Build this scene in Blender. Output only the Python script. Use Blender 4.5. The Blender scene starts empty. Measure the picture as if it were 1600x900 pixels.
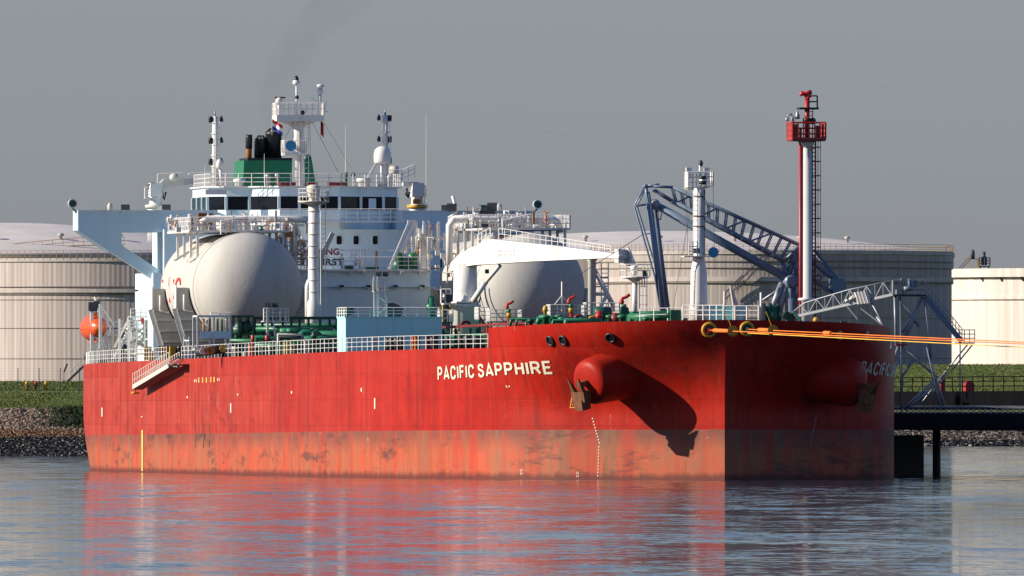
import bpy, bmesh, math, random
from mathutils import Vector, Matrix
R = random.Random(7)
sc = bpy.context.scene
col = sc.collection

# ------------------------------------------------------------------ camera
K, HOR, CAMZ = 26920.0, 640.0, 5.5          # focal length in photo pixels, horizon row, eye height
cam = bpy.data.cameras.new('camera'); camo = bpy.data.objects.new('camera', cam); col.objects.link(camo)
camo.location = (0, 0, CAMZ); camo.rotation_euler = (math.pi/2, 0, 0)
cam.sensor_width = 36; cam.lens = K/1600*36; cam.shift_y = (HOR-450)/1600
cam.clip_start = 1; cam.clip_end = 90000
sc.camera = camo

# ------------------------------------------------------------------ ship frame (aft, starboard, up)
S_, C_ = 0.163, math.sqrt(1-0.163**2)
BOW = (16.65, 1346.0)
SHIP = Matrix(((-S_, -C_, 0, BOW[0]), (C_, -S_, 0, BOW[1]), (0, 0, 1, 0), (0, 0, 0, 1)))
WORLD = Matrix.Identity(4)

# ------------------------------------------------------------------ light
SUN_EL = math.radians(23.5)
to_sun = Vector((-C_, -S_, 0)); to_sun.rotate(Matrix.Rotation(math.radians(-1.5), 3, 'Z'))
to_sun = Vector((to_sun.x*math.cos(SUN_EL), to_sun.y*math.cos(SUN_EL), math.sin(SUN_EL)))
sun = bpy.data.lights.new('sun', 'SUN'); sun.energy = 5.0; sun.angle = math.radians(0.5); sun.color = (1, .90, .76)
suno = bpy.data.objects.new('sun', sun); col.objects.link(suno); suno.location = (-300, 900, 400)
suno.rotation_euler = to_sun.to_track_quat('Z', 'Y').to_euler()
w = bpy.data.worlds.new('World'); sc.world = w; w.use_nodes = True
nt = w.node_tree; nt.nodes.clear()
sky = nt.nodes.new('ShaderNodeTexSky'); sky.sky_type = 'NISHITA'; sky.sun_disc = False
sky.sun_elevation = SUN_EL; sky.sun_rotation = math.atan2(to_sun.x, to_sun.y)
sky.air_density = 1.5; sky.dust_density = 0.3; sky.ozone_density = 2.0; sky.altitude = 0
hs = nt.nodes.new('ShaderNodeHueSaturation'); hs.inputs['Saturation'].default_value = .75
ti = nt.nodes.new('ShaderNodeMix'); ti.data_type = 'RGBA'; ti.blend_type = 'MULTIPLY'; ti.inputs[0].default_value = 1
ti.inputs[7].default_value = (.498, .648, 1.09, 1)
bgd = nt.nodes.new('ShaderNodeBackground'); bgd.inputs[1].default_value = .066
wo = nt.nodes.new('ShaderNodeOutputWorld')
nt.links.new(sky.outputs[0], hs.inputs['Color']); nt.links.new(hs.outputs[0], ti.inputs[6])
nt.links.new(ti.outputs[2], bgd.inputs[0]); nt.links.new(bgd.outputs[0], wo.inputs[0])
sc.view_settings.view_transform = 'Standard'; sc.view_settings.look = 'None'
sc.view_settings.gamma = 1; sc.view_settings.exposure = 0.6; sc.view_settings.use_curve_mapping = False
sc.cycles.use_denoising = True
sc.cycles.max_bounces = 6; sc.cycles.diffuse_bounces = 3; sc.cycles.glossy_bounces = 3
sc.cycles.volume_bounces = 0; sc.cycles.caustics_reflective = False; sc.cycles.caustics_refractive = False
sc.cycles.sample_clamp_indirect = 6

# ------------------------------------------------------------------ pixel <-> place helpers (photo measurements)
def SP(px, a):                                   # starboard offset of a point seen at px, at station a
    q = (px-800)/K
    return (BOW[0] - S_*a - q*(BOW[1] + C_*a))/(C_ - q*S_)
def SA(px, p):                                   # station of a point seen at px, at starboard offset p
    q = (px-800)/K
    return (BOW[0] - C_*p - q*(BOW[1] - S_*p))/(S_ + q*C_)
def dist(a, p): return BOW[1] + C_*a - S_*p
def SZ(py, a, p): return CAMZ + (HOR-py)*dist(a, p)/K
def PA(px, py, a):                               # ship point from pixel and station
    p = SP(px, a); return (a, p, SZ(py, a, p))
def PP(px, py, p):
    a = SA(px, p); return (a, p, SZ(py, a, p))
def WX(px, d): return (px-800)*d/K
def WZ(py, d): return CAMZ + (HOR-py)*d/K

# ------------------------------------------------------------------ mesh builder
def V(*a): return Vector(a)
class MB:
    def __init__(s): s.v = []; s.f = []; s.mi = []; s.sm = []; s.m = 0
    def add(s, vs, fs, smooth=False):
        o = len(s.v); s.v += [tuple(x) for x in vs]
        for f in fs: s.f.append([i+o for i in f]); s.mi.append(s.m); s.sm.append(smooth)
        return s
    def box(s, x0, x1, y0, y1, z0, z1):
        x0, x1 = min(x0, x1), max(x0, x1); y0, y1 = min(y0, y1), max(y0, y1); z0, z1 = min(z0, z1), max(z0, z1)
        return s.hexa([(x0, y0, z0), (x1, y0, z0), (x1, y1, z0), (x0, y1, z0), (x0, y0, z1), (x1, y0, z1), (x1, y1, z1), (x0, y1, z1)])
    def hexa(s, p): return s.add(p, [(0, 3, 2, 1), (4, 5, 6, 7), (0, 1, 5, 4), (1, 2, 6, 5), (2, 3, 7, 6), (3, 0, 4, 7)])
    def cbox(s, c, sx, sy, sz): return s.box(c[0]-sx/2, c[0]+sx/2, c[1]-sy/2, c[1]+sy/2, c[2]-sz/2, c[2]+sz/2)
    def obox(s, c, ux, uy, uz):                   # centre and three half vectors
        c = Vector(c); ux = Vector(ux); uy = Vector(uy); uz = Vector(uz)
        return s.hexa([c-ux-uy-uz, c+ux-uy-uz, c+ux+uy-uz, c-ux+uy-uz, c-ux-uy+uz, c+ux-uy+uz, c+ux+uy+uz, c-ux+uy+uz])
    def beam(s, p, q, w, h=None):                 # square bar
        p = Vector(p); q = Vector(q); d = q-p; L = d.length
        if L < 1e-6: return s
        d /= L; h = h or w
        up = V(0, 0, 1) if abs(d.z) < .95 else V(1, 0, 0)
        x = d.cross(up).normalized(); y = x.cross(d)
        return s.obox((p+q)/2, d*(L/2), x*(w/2), y*(h/2))
    def tube(s, p, q, r, n=6, r2=None, smooth=True, caps=True):
        p = Vector(p); q = Vector(q); d = q-p
        if d.length < 1e-6: return s
        d.normalize(); r2 = r if r2 is None else r2
        up = V(0, 0, 1) if abs(d.z) < .95 else V(1, 0, 0)
        x = d.cross(up).normalized(); y = d.cross(x)
        vs = []
        for i in range(n):
            t = 2*math.pi*i/n; o = x*math.cos(t)+y*math.sin(t); vs += [p+o*r, q+o*r2]
        s.add(vs, [(2*i, 2*((i+1) % n), 2*((i+1) % n)+1, 2*i+1) for i in range(n)], smooth and n > 5)
        if caps:
            o = len(s.v)-2*n
            for k in ([o+2*i for i in range(n)][::-1], [o+2*i+1 for i in range(n)]): s.f.append(k); s.mi.append(s.m); s.sm.append(False)
        return s
    def path(s, pts, r, n=8):                     # bent pipe, one continuous surface
        P = [Vector(p) for p in pts]; vs = []; x = None
        for i, p in enumerate(P):
            t = ((P[i]-P[i-1]).normalized() if i else V(0, 0, 0)) + ((P[i+1]-P[i]).normalized() if i < len(P)-1 else V(0, 0, 0))
            t.normalize()
            if x is None: x = t.cross(V(0, 0, 1) if abs(t.z) < .9 else V(1, 0, 0)).normalized()
            x = (x - t*x.dot(t)).normalized(); y = t.cross(x)
            k = 1.0
            if 0 < i < len(P)-1: k = 1/max(.5, math.cos((P[i]-P[i-1]).angle(P[i+1]-P[i], 0)/2))
            for j in range(n):
                a = 2*math.pi*j/n; vs.append(p + (x*math.cos(a)+y*math.sin(a))*r*min(k, 1.25))
        fs = [(i*n+j, i*n+(j+1) % n, (i+1)*n+(j+1) % n, (i+1)*n+j) for i in range(len(P)-1) for j in range(n)]
        fs += [tuple(range(n))[::-1], tuple(range((len(P)-1)*n, len(P)*n))]
        return s.add(vs, fs, True)
    def lathe(s, prof, c, n=24, axis='z', smooth=True, ang=(0, 2*math.pi)):   # profile of (radius, height)
        c = Vector(c); full = abs(ang[1]-ang[0]-2*math.pi) < 1e-6; m = n if full else n+1; vs = []
        ax = {'z': (V(1, 0, 0), V(0, 1, 0), V(0, 0, 1)), 'x': (V(0, 1, 0), V(0, 0, 1), V(1, 0, 0)), 'y': (V(0, 0, 1), V(1, 0, 0), V(0, 1, 0))}[axis] if isinstance(axis, str) else axis
        for r, h in prof:
            for j in range(m):
                t = ang[0]+(ang[1]-ang[0])*j/n; vs.append(c+ax[0]*(r*math.cos(t))+ax[1]*(r*math.sin(t))+ax[2]*h)
        fs = [(i*m+j, i*m+(j+1) % m, (i+1)*m+(j+1) % m, (i+1)*m+j) for i in range(len(prof)-1) for j in range(n)]
        s.add(vs, fs, smooth); o = len(s.v)-len(vs)
        if full:
            if prof[0][0] > 1e-4: s.f.append([o+j for j in range(m)][::-1]); s.mi.append(s.m); s.sm.append(False)
            if prof[-1][0] > 1e-4: s.f.append([o+(len(prof)-1)*m+j for j in range(m)]); s.mi.append(s.m); s.sm.append(False)
        return s
    def prism(s, poly, d):                        # polygon of 3d points swept along vector d
        d = Vector(d); P = [Vector(p) for p in poly]; n = len(P)
        return s.add(P+[p+d for p in P], [tuple(range(n))[::-1], tuple(range(n, 2*n))]+[(i, (i+1) % n, n+(i+1) % n, n+i) for i in range(n)])
    def ball(s, c, r, n=12, sc=(1, 1, 1)):
        vs = []; m = n//2
        for i in range(m+1):
            t = math.pi*i/m
            for j in range(n):
                u = 2*math.pi*j/n
                vs.append((c[0]+r*sc[0]*math.sin(t)*math.cos(u), c[1]+r*sc[1]*math.sin(t)*math.sin(u), c[2]+r*sc[2]*math.cos(t)))
        return s.add(vs, [(i*n+j, (i+1)*n+j, (i+1)*n+(j+1) % n, i*n+(j+1) % n) for i in range(m) for j in range(n)], True)
    def torus(s, c, R_, r, axis, n=20, k=8):
        ax = Vector(axis).normalized(); up = V(0, 0, 1) if abs(ax.z) < .9 else V(1, 0, 0)
        x = ax.cross(up).normalized(); y = ax.cross(x); c = Vector(c); vs = []
        for i in range(n):
            t = 2*math.pi*i/n; o = x*math.cos(t)+y*math.sin(t)
            for j in range(k):
                u = 2*math.pi*j/k; vs.append(c+o*(R_+r*math.cos(u))+ax*(r*math.sin(u)))
        return s.add(vs, [(i*k+j, ((i+1) % n)*k+j, ((i+1) % n)*k+(j+1) % k, i*k+(j+1) % k) for i in range(n) for j in range(k)], True)
    def rail(s, pts, h=1.1, step=1.5, r=.035, bars=3, closed=False, kick=False):
        P = [Vector(p) for p in pts]
        if closed: P.append(P[0])
        for a, b in zip(P[:-1], P[1:]):
            L = (b-a).length; n = max(1, round(L/step))
            for i in range(n+1):
                q = a.lerp(b, i/n); s.tube(q, q+V(0, 0, h), r*1.15, 4, smooth=False)
            for k in range(1, bars+1): s.tube(a+V(0, 0, h*k/bars), b+V(0, 0, h*k/bars), r, 4, smooth=False)
            if kick: s.beam(a+V(0, 0, .08), b+V(0, 0, .08), .02, .16)
        return s
    def ladder(s, p, q, w, wd=(0, 1, 0), step=.4, r=.03):
        p = Vector(p); q = Vector(q); wv = Vector(wd)*(w/2); n = max(2, int((q-p).length/step))
        s.tube(p-wv, q-wv, r, 4, smooth=False); s.tube(p+wv, q+wv, r, 4, smooth=False)
        for i in range(1, n): c = p.lerp(q, i/n); s.tube(c-wv, c+wv, r*.7, 4, smooth=False)
        return s
    def obj(s, name, mats, parent=None, base=(0, 0, 0), flip=True):
        me = bpy.data.meshes.new(name); b = Vector(base)
        me.from_pydata([(x-b.x, y-b.y, z-b.z) for x, y, z in s.v], [], s.f)
        for m in (mats if isinstance(mats, (list, tuple)) else [mats]): me.materials.append(m)
        me.polygons.foreach_set('material_index', s.mi); me.polygons.foreach_set('use_smooth', s.sm)
        if flip:
            bm = bmesh.new(); bm.from_mesh(me); bmesh.ops.recalc_face_normals(bm, faces=bm.faces); bm.to_mesh(me); bm.free()
        me.update()
        o = bpy.data.objects.new(name, me); col.objects.link(o)
        if parent: o.parent = parent
        return o

class Thing:                                       # an Empty at the thing's base; parts are authored in the frame's coordinates
    def __init__(s, name, label, cat, base=(0, 0, 0), frame=WORLD, group=None):
        s.b = Vector(base); s.e = bpy.data.objects.new(name, None); col.objects.link(s.e)
        s.e.empty_display_size = .5
        s.e.matrix_world = frame @ Matrix.Translation(s.b); s.frame = frame
        s.e['label'] = label; s.e['category'] = cat
        if group: s.e['group'] = group
    def part(s, name, mb, mat, under=None, label=None, kind=None):
        o = mb.obj(name, mat, under or s.e, s.b)
        if label: o['label'] = label
        if kind: o['kind'] = kind
        return o
def single(name, mb, mat, label, cat, base=(0, 0, 0), frame=WORLD, group=None):
    o = mb.obj(name, mat, None, base); o.matrix_world = frame @ Matrix.Translation(Vector(base))
    o['label'] = label; o['category'] = cat
    if group: o['group'] = group
    return o
def setting(name, mb, mat, kind='structure', frame=WORLD, label=None, cat=None, flip=True):
    o = mb.obj(name, mat, None, flip=flip); o.matrix_world = frame; o['kind'] = kind
    if label: o['label'] = label
    if cat: o['category'] = cat
    return o

# ------------------------------------------------------------------ materials
def mat(name, c, rough=.5, metal=0, var=.12, scale=.6, streak=0, streakc=None, bump=0, spec=.5, stretch=(1, 1, .25), vs=1.0):
    """Painted surface: base colour, soft tonal variation, optional vertical rust / dirt streaks."""
    m = bpy.data.materials.new(name); m.use_nodes = True; t = m.node_tree; N = t.nodes; L = t.links
    k_ = 1.0 if min(c) > .6 or 'turquoise' in name else .88; c = tuple(x*k_ for x in c)
    b = N['Principled BSDF']; b.inputs['Roughness'].default_value = rough; b.inputs['Metallic'].default_value = metal
    b.inputs['Specular IOR Level'].default_value = spec
    tc = N.new('ShaderNodeTexCoord'); mp = N.new('ShaderNodeMapping'); mp.inputs['Scale'].default_value = stretch
    L.new(tc.outputs['Object'], mp.inputs[0])
    nz = N.new('ShaderNodeTexNoise'); nz.inputs['Scale'].default_value = scale; nz.inputs['Detail'].default_value = 6; nz.inputs['Roughness'].default_value = .65
    L.new(mp.outputs[0], nz.inputs[0])
    rp = N.new('ShaderNodeValToRGB'); e = rp.color_ramp.elements
    e[0].position = .3; e[1].position = .7
    e[0].color = (*[max(0, x*(1-var)) for x in c], 1); e[1].color = (*[min(1, x*(1+var*vs)) for x in c], 1)
    L.new(nz.outputs[0], rp.inputs[0]); out = rp.outputs[0]
    if streak:
        m2 = N.new('ShaderNodeMapping'); m2.inputs['Scale'].default_value = (1.3, 1.3, .07); L.new(tc.outputs['Object'], m2.inputs[0])
        n2 = N.new('ShaderNodeTexNoise'); n2.inputs['Scale'].default_value = 1.1; n2.inputs['Detail'].default_value = 5; L.new(m2.outputs[0], n2.inputs[0])
        r2 = N.new('ShaderNodeValToRGB'); r2.color_ramp.elements[0].position = .56; r2.color_ramp.elements[1].position = .74
        L.new(n2.outputs[0], r2.inputs[0])
        mu = N.new('ShaderNodeMath'); mu.operation = 'MULTIPLY'; mu.inputs[1].default_value = streak; L.new(r2.outputs[0], mu.inputs[0])
        mx = N.new('ShaderNodeMix'); mx.data_type = 'RGBA'; L.new(mu.outputs[0], mx.inputs[0]); L.new(out, mx.inputs[6])
        mx.inputs[7].default_value = (*(streakc or (.25, .11, .04)), 1); out = mx.outputs[2]
    L.new(out, b.inputs['Base Color'])
    if bump:
        bp = N.new('ShaderNodeBump'); bp.inputs['Strength'].default_value = .6; bp.inputs['Distance'].default_value = bump
        n3 = N.new('ShaderNodeTexNoise'); n3.inputs['Scale'].default_value = 3; n3.inputs['Detail'].default_value = 4; L.new(tc.outputs['Object'], n3.inputs[0])
        L.new(n3.outputs[0], bp.inputs['Height']); L.new(bp.outputs[0], b.inputs['Normal'])
    return m
M = {}
M['white'] = mat('white paint', (.72, .70, .66), .4, var=.07, streak=.4)
M['white_rusty'] = mat('weathered white paint', (.74, .71, .66), .45, var=.1, streak=.75)
M['cream'] = mat('off white paint', (.66, .62, .54), .5, var=.1, streak=.5)
M['foam'] = mat('tank insulation', (.52, .50, .455), .75, var=.08, bump=.02, scale=.4, streak=.25, streakc=(.30, .25, .19))
M['greygreen'] = mat('grey green paint', (.56, .57, .50), .5, var=.08, streak=.3)
M['lblue'] = mat('pale turquoise paint', (.42, .84, .82), .45, var=.05, streak=.15)
M['wing'] = mat('bridge wing paint', (.60, .76, .82), .35, var=.05, streak=.1)
M['wingwhite'] = mat('bridge front paint', (.64, .78, .82), .35, var=.05, streak=.15)
M['green'] = mat('deck green paint', (.015, .16, .075), .4, var=.3, streak=.25)
M['green_d'] = mat('dark green paint', (.008, .07, .04), .45, var=.35)
M['funnel'] = mat('funnel green paint', (.012, .17, .07), .35, var=.08)
M['black'] = mat('black paint', (.012, .012, .015), .45, var=.3)
M['rubber'] = mat('black rubber', (.015, .015, .018), .9, var=.3, spec=.1)
M['red'] = mat('signal red paint', (.50, .025, .02), .4, var=.12)
M['darkred'] = mat('dark red paint', (.19, .016, .014), .5, var=.2)
M['orange'] = mat('lifeboat orange', (.72, .10, .02), .35, var=.08)
M['yellow'] = mat('yellow paint', (.62, .34, .03), .45, var=.12)
M['copper'] = mat('rusty pipe', (.45, .17, .05), .5, var=.25)
M['rust'] = mat('rusty iron', (.17, .062, .02), .8, var=.6, scale=2)
M['glass'] = mat('dark window glass', (.008, .012, .018), .1, var=.2, spec=.15)
M['armblue'] = mat('loading arm blue', (.15, .205, .285), .4, var=.12)
M['steel'] = mat('galvanised steel', (.34, .36, .38), .45, metal=.3, var=.15)
M['darksteel'] = mat('dark steel', (.035, .04, .05), .6, var=.3)
M['rope_o'] = mat('orange rope', (.85, .20, .02), .8, var=.15)
M['rope_y'] = mat('yellow rope', (.85, .50, .06), .8, var=.15)
M['horn'] = mat('horn blue', (.03, .30, .50), .35, var=.1)
M['paintwhite'] = mat('hull marking white', (.74, .66, .50), .5, var=.12)
M['paintyel'] = mat('hull marking yellow', (.80, .48, .12), .5, var=.12)
M['maroon'] = mat('maroon lettering', (.22, .02, .05), .5, var=.1)
M['flag_blue'] = mat('flag blue', (.02, .05, .35), .8); M['flag_white'] = mat('flag white', (.8, .8, .8), .8); M['flag_red'] = mat('flag red', (.5, .02, .03), .8)
M['concrete'] = mat('concrete', (.24, .23, .21), .85, var=.2)
# ================================================================== SETTING
def nodes(name):
    m = bpy.data.materials.new(name); m.use_nodes = True; return m, m.node_tree.nodes, m.node_tree.links, m.node_tree.nodes['Principled BSDF']
# ---- water: calm river, wind ripples in drifting patches
m, N, L, b = nodes('river water'); M['water'] = m
b.inputs['Base Color'].default_value = (.018, .036, .062, 1); b.inputs['Roughness'].default_value = .06; b.inputs['IOR'].default_value = 1.33
tc = N.new('ShaderNodeTexCoord')
def wave(scx, scy, detail, off=0.0, out=1, rough=.5):
    mp = N.new('ShaderNodeMapping'); mp.inputs['Scale'].default_value = (scx, scy, 1); mp.inputs['Location'].default_value = (off, off*1.7, 0); L.new(tc.outputs['Object'], mp.inputs[0])
    n = N.new('ShaderNodeTexNoise'); n.inputs['Scale'].default_value = 1; n.inputs['Detail'].default_value = detail; n.inputs['Roughness'].default_value = rough
    L.new(mp.outputs[0], n.inputs[0]); return n.outputs[out]
def vm(op, a_, c_=None, s_=None):
    x = N.new('ShaderNodeVectorMath'); x.operation = op
    for k, q in ((0, a_), (1, c_)):
        if q is None: continue
        if isinstance(q, tuple): x.inputs[k].default_value = q
        else: L.new(q, x.inputs[k])
    if s_ is not None:
        if isinstance(s_, float): x.inputs[3].default_value = s_
        else: L.new(s_, x.inputs[3])
    return x.outputs[0]
def layer(scx, scy, det, amp, off, gate=None):
    v_ = vm('MULTIPLY', vm('SUBTRACT', wave(scx, scy, det, off), (.5, .5, .5)), (amp*.6, amp, 0))
    return vm('SCALE', v_, None, gate) if gate is not None else v_
def gate(scx, scy, lo, hi, a0, a1, off):
    r = N.new('ShaderNodeMapRange'); r.interpolation_type = 'SMOOTHSTEP'; L.new(wave(scx, scy, 3, off, 0), r.inputs[0])
    for k, q in ((1, lo), (2, hi), (3, a0), (4, a1)): r.inputs[k].default_value = q
    return r.outputs[0]
g1 = gate(.03, .008, .40, .60, .5, 1.0, 3.1); g2 = gate(.10, .045, .38, .56, .28, 1.0, 9.4)
tot = vm('ADD', layer(.06, .018, 3, .046, 1.0), layer(.22, .05, 3, .19, 5.0, g1))
tot = vm('ADD', tot, layer(.7, .22, 2, .27, 12.0, g2)); tot = vm('ADD', tot, layer(2.6, 1.1, 2, .32, 21.0, g2))
L.new(vm('NORMALIZE', vm('ADD', tot, (0, 0, 1))), b.inputs['Normal'])
wm = MB(); wm.add([(-9000, -600, 0), (9000, -600, 0), (9000, 2900, 0), (-9000, 2900, 0)], [(0, 1, 2, 3)])
setting('water', wm, M['water'])

# ---- far bank: one sheet of terrain whose profile changes from the western dyke to the eastern one
def shore(x):                                      # distance of the waterline at lateral position x; the shore steps back behind the ship
    t = max(0, min(1, (x+32)/64)); t = t*t*(3-2*t); return 2056+541*t+.12*x
PL = [(-30, -3), (0, 0), (5, 2.2), (12, 5.5), (20, 6.4), (30, 7.5), (33, 7.6), (41, 7.62), (47, 8.3), (54, 8.85), (75, 8.9), (600, 9), (60000, 9)]
PR = [(-30, -3), (0, 0), (6, 1.8), (12, 3.0), (26, 4.6), (70, 9.2), (74, 9.5), (82, 9.52), (92, 10.4), (112, 12.6), (140, 12.7), (600, 12.7), (60000, 12.7)]
def prof(x):
    t = max(0, min(1, (x+20)/40)); t = t*t*(3-2*t)
    return [(a[0]*(1-t)+b_[0]*t, a[1]*(1-t)+b_[1]*t) for a, b_ in zip(PL, PR)]
def ground(x, t):                                  # terrain height at lateral x, t metres behind the waterline
    P = prof(x)
    for (t0, z0), (t1, z1) in zip(P[:-1], P[1:]):
        if t0 <= t <= t1: return z0+(z1-z0)*(t-t0)/(t1-t0)
    return P[-1][1]
m, N, L, b = nodes('dyke ground'); M['ground'] = m
b.inputs['Roughness'].default_value = .95; b.inputs['Specular IOR Level'].default_value = .15
tc = N.new('ShaderNodeTexCoord'); n1 = N.new('ShaderNodeTexNoise'); n1.inputs['Scale'].default_value = .35; n1.inputs['Detail'].default_value = 8; n1.inputs['Roughness'].default_value = .7
L.new(tc.outputs['Object'], n1.inputs[0]); r1 = N.new('ShaderNodeValToRGB'); L.new(n1.outputs[0], r1.inputs[0])
e = r1.color_ramp.elements; e[0].position = .3; e[0].color = (.055, .078, .017, 1); e[1].position = .72; e[1].color = (.13, .155, .034, 1)
L.new(r1.outputs[0], b.inputs['Base Color'])
m2, N, L, b = nodes('stone bank'); M['stone_bank'] = m2
b.inputs['Roughness'].default_value = .9
tc = N.new('ShaderNodeTexCoord'); n1 = N.new('ShaderNodeTexNoise'); n1.inputs['Scale'].default_value = .9; n1.inputs['Detail'].default_value = 6
L.new(tc.outputs['Object'], n1.inputs[0]); r1 = N.new('ShaderNodeValToRGB'); L.new(n1.outputs[0], r1.inputs[0])
e = r1.color_ramp.elements; e[0].position = .35; e[0].color = (.08, .048, .028, 1); e[1].position = .65; e[1].color = (.20, .155, .115, 1)
sx = N.new('ShaderNodeSeparateXYZ'); L.new(tc.outputs['Object'], sx.inputs[0])
ad = N.new('ShaderNodeMath'); ad.operation = 'MULTIPLY_ADD'; L.new(n1.outputs[0], ad.inputs[0]); ad.inputs[1].default_value = 1.0; L.new(sx.outputs[2], ad.inputs[2])
mr = N.new('ShaderNodeMapRange'); L.new(ad.outputs[0], mr.inputs[0]); mr.inputs[1].default_value = 2.3; mr.inputs[2].default_value = 2.9
mx = N.new('ShaderNodeMix'); mx.data_type = 'RGBA'; L.new(mr.outputs[0], mx.inputs[0]); mx.inputs[6].default_value = (.012, .012, .014, 1); L.new(r1.outputs[0], mx.inputs[7])
L.new(mx.outputs[2], b.inputs['Base Color'])                                      # weed-black stones below the tide mark
xs = [-7000, -1500, -400, -160] + [-120+4*i for i in range(61)] + [160, 400, 1500, 7000]
tm = MB(); rows = []
for x in xs:
    P = prof(x); y0 = shore(x)
    rows.append([(x, y0+t, z+(R.uniform(-.15, .15) if 3 < i < 6 else 0)) for i, (t, z) in enumerate(P)])
nP = len(PL); tm.v = [p for r in rows for p in r]
for i in range(len(xs)-1):
    for j in range(nP-1):
        tm.f.append([i*nP+j, (i+1)*nP+j, (i+1)*nP+j+1, i*nP+j+1]); tm.sm.append(False); tm.mi.append(1 if j < 3 else 0)
setting('terrain', tm, [M['ground'], M['stone_bank']])
M['road'] = mat('road asphalt', (.30, .29, .28), .9, var=.1)
rd = MB(); q = []
for x in xs[2:-2]:
    P = prof(x); y0 = shore(x); q += [(x, y0+P[6][0], P[6][1]+.03), (x, y0+P[7][0], P[7][1]+.03)]
rd.add(q, [(2*i, 2*i+2, 2*i+3, 2*i+1) for i in range(len(q)//2-1)]); setting('road', rd, M['road'])
# grass tufts and riprap stones: nobody could count them
def rock(mb, c, s, m_):
    mb.m = m_; a = [R.uniform(.6, 1.15) for _ in range(8)]; z = R.uniform(0, 3.1); cs, sn = math.cos(z), math.sin(z); vs = []
    for k, (i, j, l) in enumerate([(-1, -1, -1), (1, -1, -1), (1, 1, -1), (-1, 1, -1), (-1, -1, 1), (1, -1, 1), (1, 1, 1), (-1, 1, 1)]):
        x, y, zz = i*a[k]*s, j*a[(k+3) % 8]*s*.8, l*a[(k+5) % 8]*s*.6; vs.append((c[0]+x*cs-y*sn, c[1]+x*sn+y*cs, c[2]+zz))
    mb.hexa(vs)
M['rock_grey'] = mat('grey stone', (.31, .245, .19), .9, var=.3); M['rock_brown'] = mat('brown stone', (.24, .13, .07), .9, var=.35)
M['rock_wet'] = mat('wet black stone', (.014, .014, .016), .5, var=.4); M['rock_dark'] = mat('dark stone', (.09, .08, .065), .85, var=.4)
st = MB()
for _ in range(9000):
    x = R.uniform(-62, -44); t = R.uniform(-.5, 12.5)*1.0; z = ground(x, t)
    mi = 2 if z < 2.2+R.uniform(-.2, .2) else (1 if (z < 3.0 or R.random() < .28) else 0)
    rock(st, (x, shore(x)+t, z+.05), R.uniform(.09, .24), mi)
for _ in range(5200):
    x = R.uniform(50, 82); t = R.uniform(-.5, 13); z = ground(x, t)
    rock(st, (x, shore(x)+t, z+.05), R.uniform(.16, .45), 2 if z < .7 else (3 if R.random() < .75 else 0))
setting('riprap_stones', st, [M['rock_grey'], M['rock_brown'], M['rock_wet'], M['rock_dark']], 'stuff', label='loose stones of the river bank under the grassy dyke', cat='riprap', flip=False)
M['blade'] = mat('grass blades', (.15, .18, .04), .9, var=.45, scale=.5, stretch=(1, 1, 1)); M['blade2'] = mat('weed leaves', (.035, .065, .015), .9, var=.4, scale=.8, stretch=(1, 1, 1))
M['straw'] = mat('dry brush', (.20, .14, .07), .9, var=.4)
gm = MB()
def tuft(mb, x, y, z, h, w, n, m_):
    mb.m = m_
    for _ in range(n):
        a = R.uniform(0, 6.28); dx, dy = math.cos(a)*w, math.sin(a)*w; l = R.uniform(.5, 1)*h; ox, oy = R.gauss(0, w), R.gauss(0, w)
        mb.add([(x+ox-dx*.3, y+oy-dy*.3, z-.05), (x+ox+dx*.3, y+oy+dy*.3, z-.05), (x+ox+R.gauss(0, w), y+oy+R.gauss(0, w), z+l)], [(0, 1, 2)])
for _ in range(5200):
    x = R.uniform(-63, -44); t = R.choice([R.uniform(11, 31), R.uniform(42, 58)]); z = ground(x, t)
    tuft(gm, x, shore(x)+t, z, R.uniform(.10, .30), .2, 4, 0 if R.random() < .8 else 1)
for _ in range(420):
    x = -52+R.gauss(0, 2.2); t = R.uniform(7.5, 13); z = ground(x, t); tuft(gm, x, shore(x)+t, z, R.uniform(.3, .8), .35, 6, 1)
for _ in range(5200):
    x = R.uniform(52, 84); t = R.choice([R.uniform(30, 72), R.uniform(84, 114)]); z = ground(x, t)
    tuft(gm, x, shore(x)+t, z, R.uniform(.12, .32), .25, 4, 0 if R.random() < .85 else 1)
for _ in range(1600):
    x = R.uniform(52, 84); t = R.uniform(11, 28); z = ground(x, t); tuft(gm, x, shore(x)+t, z, R.uniform(.4, 1.0), .3, 5, 2 if R.random() < .8 else 1)
setting('grass', gm, [M['blade'], M['blade2'], M['straw']], 'stuff', label='rough grass and weeds growing on the dyke', cat='grass', flip=False)

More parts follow.
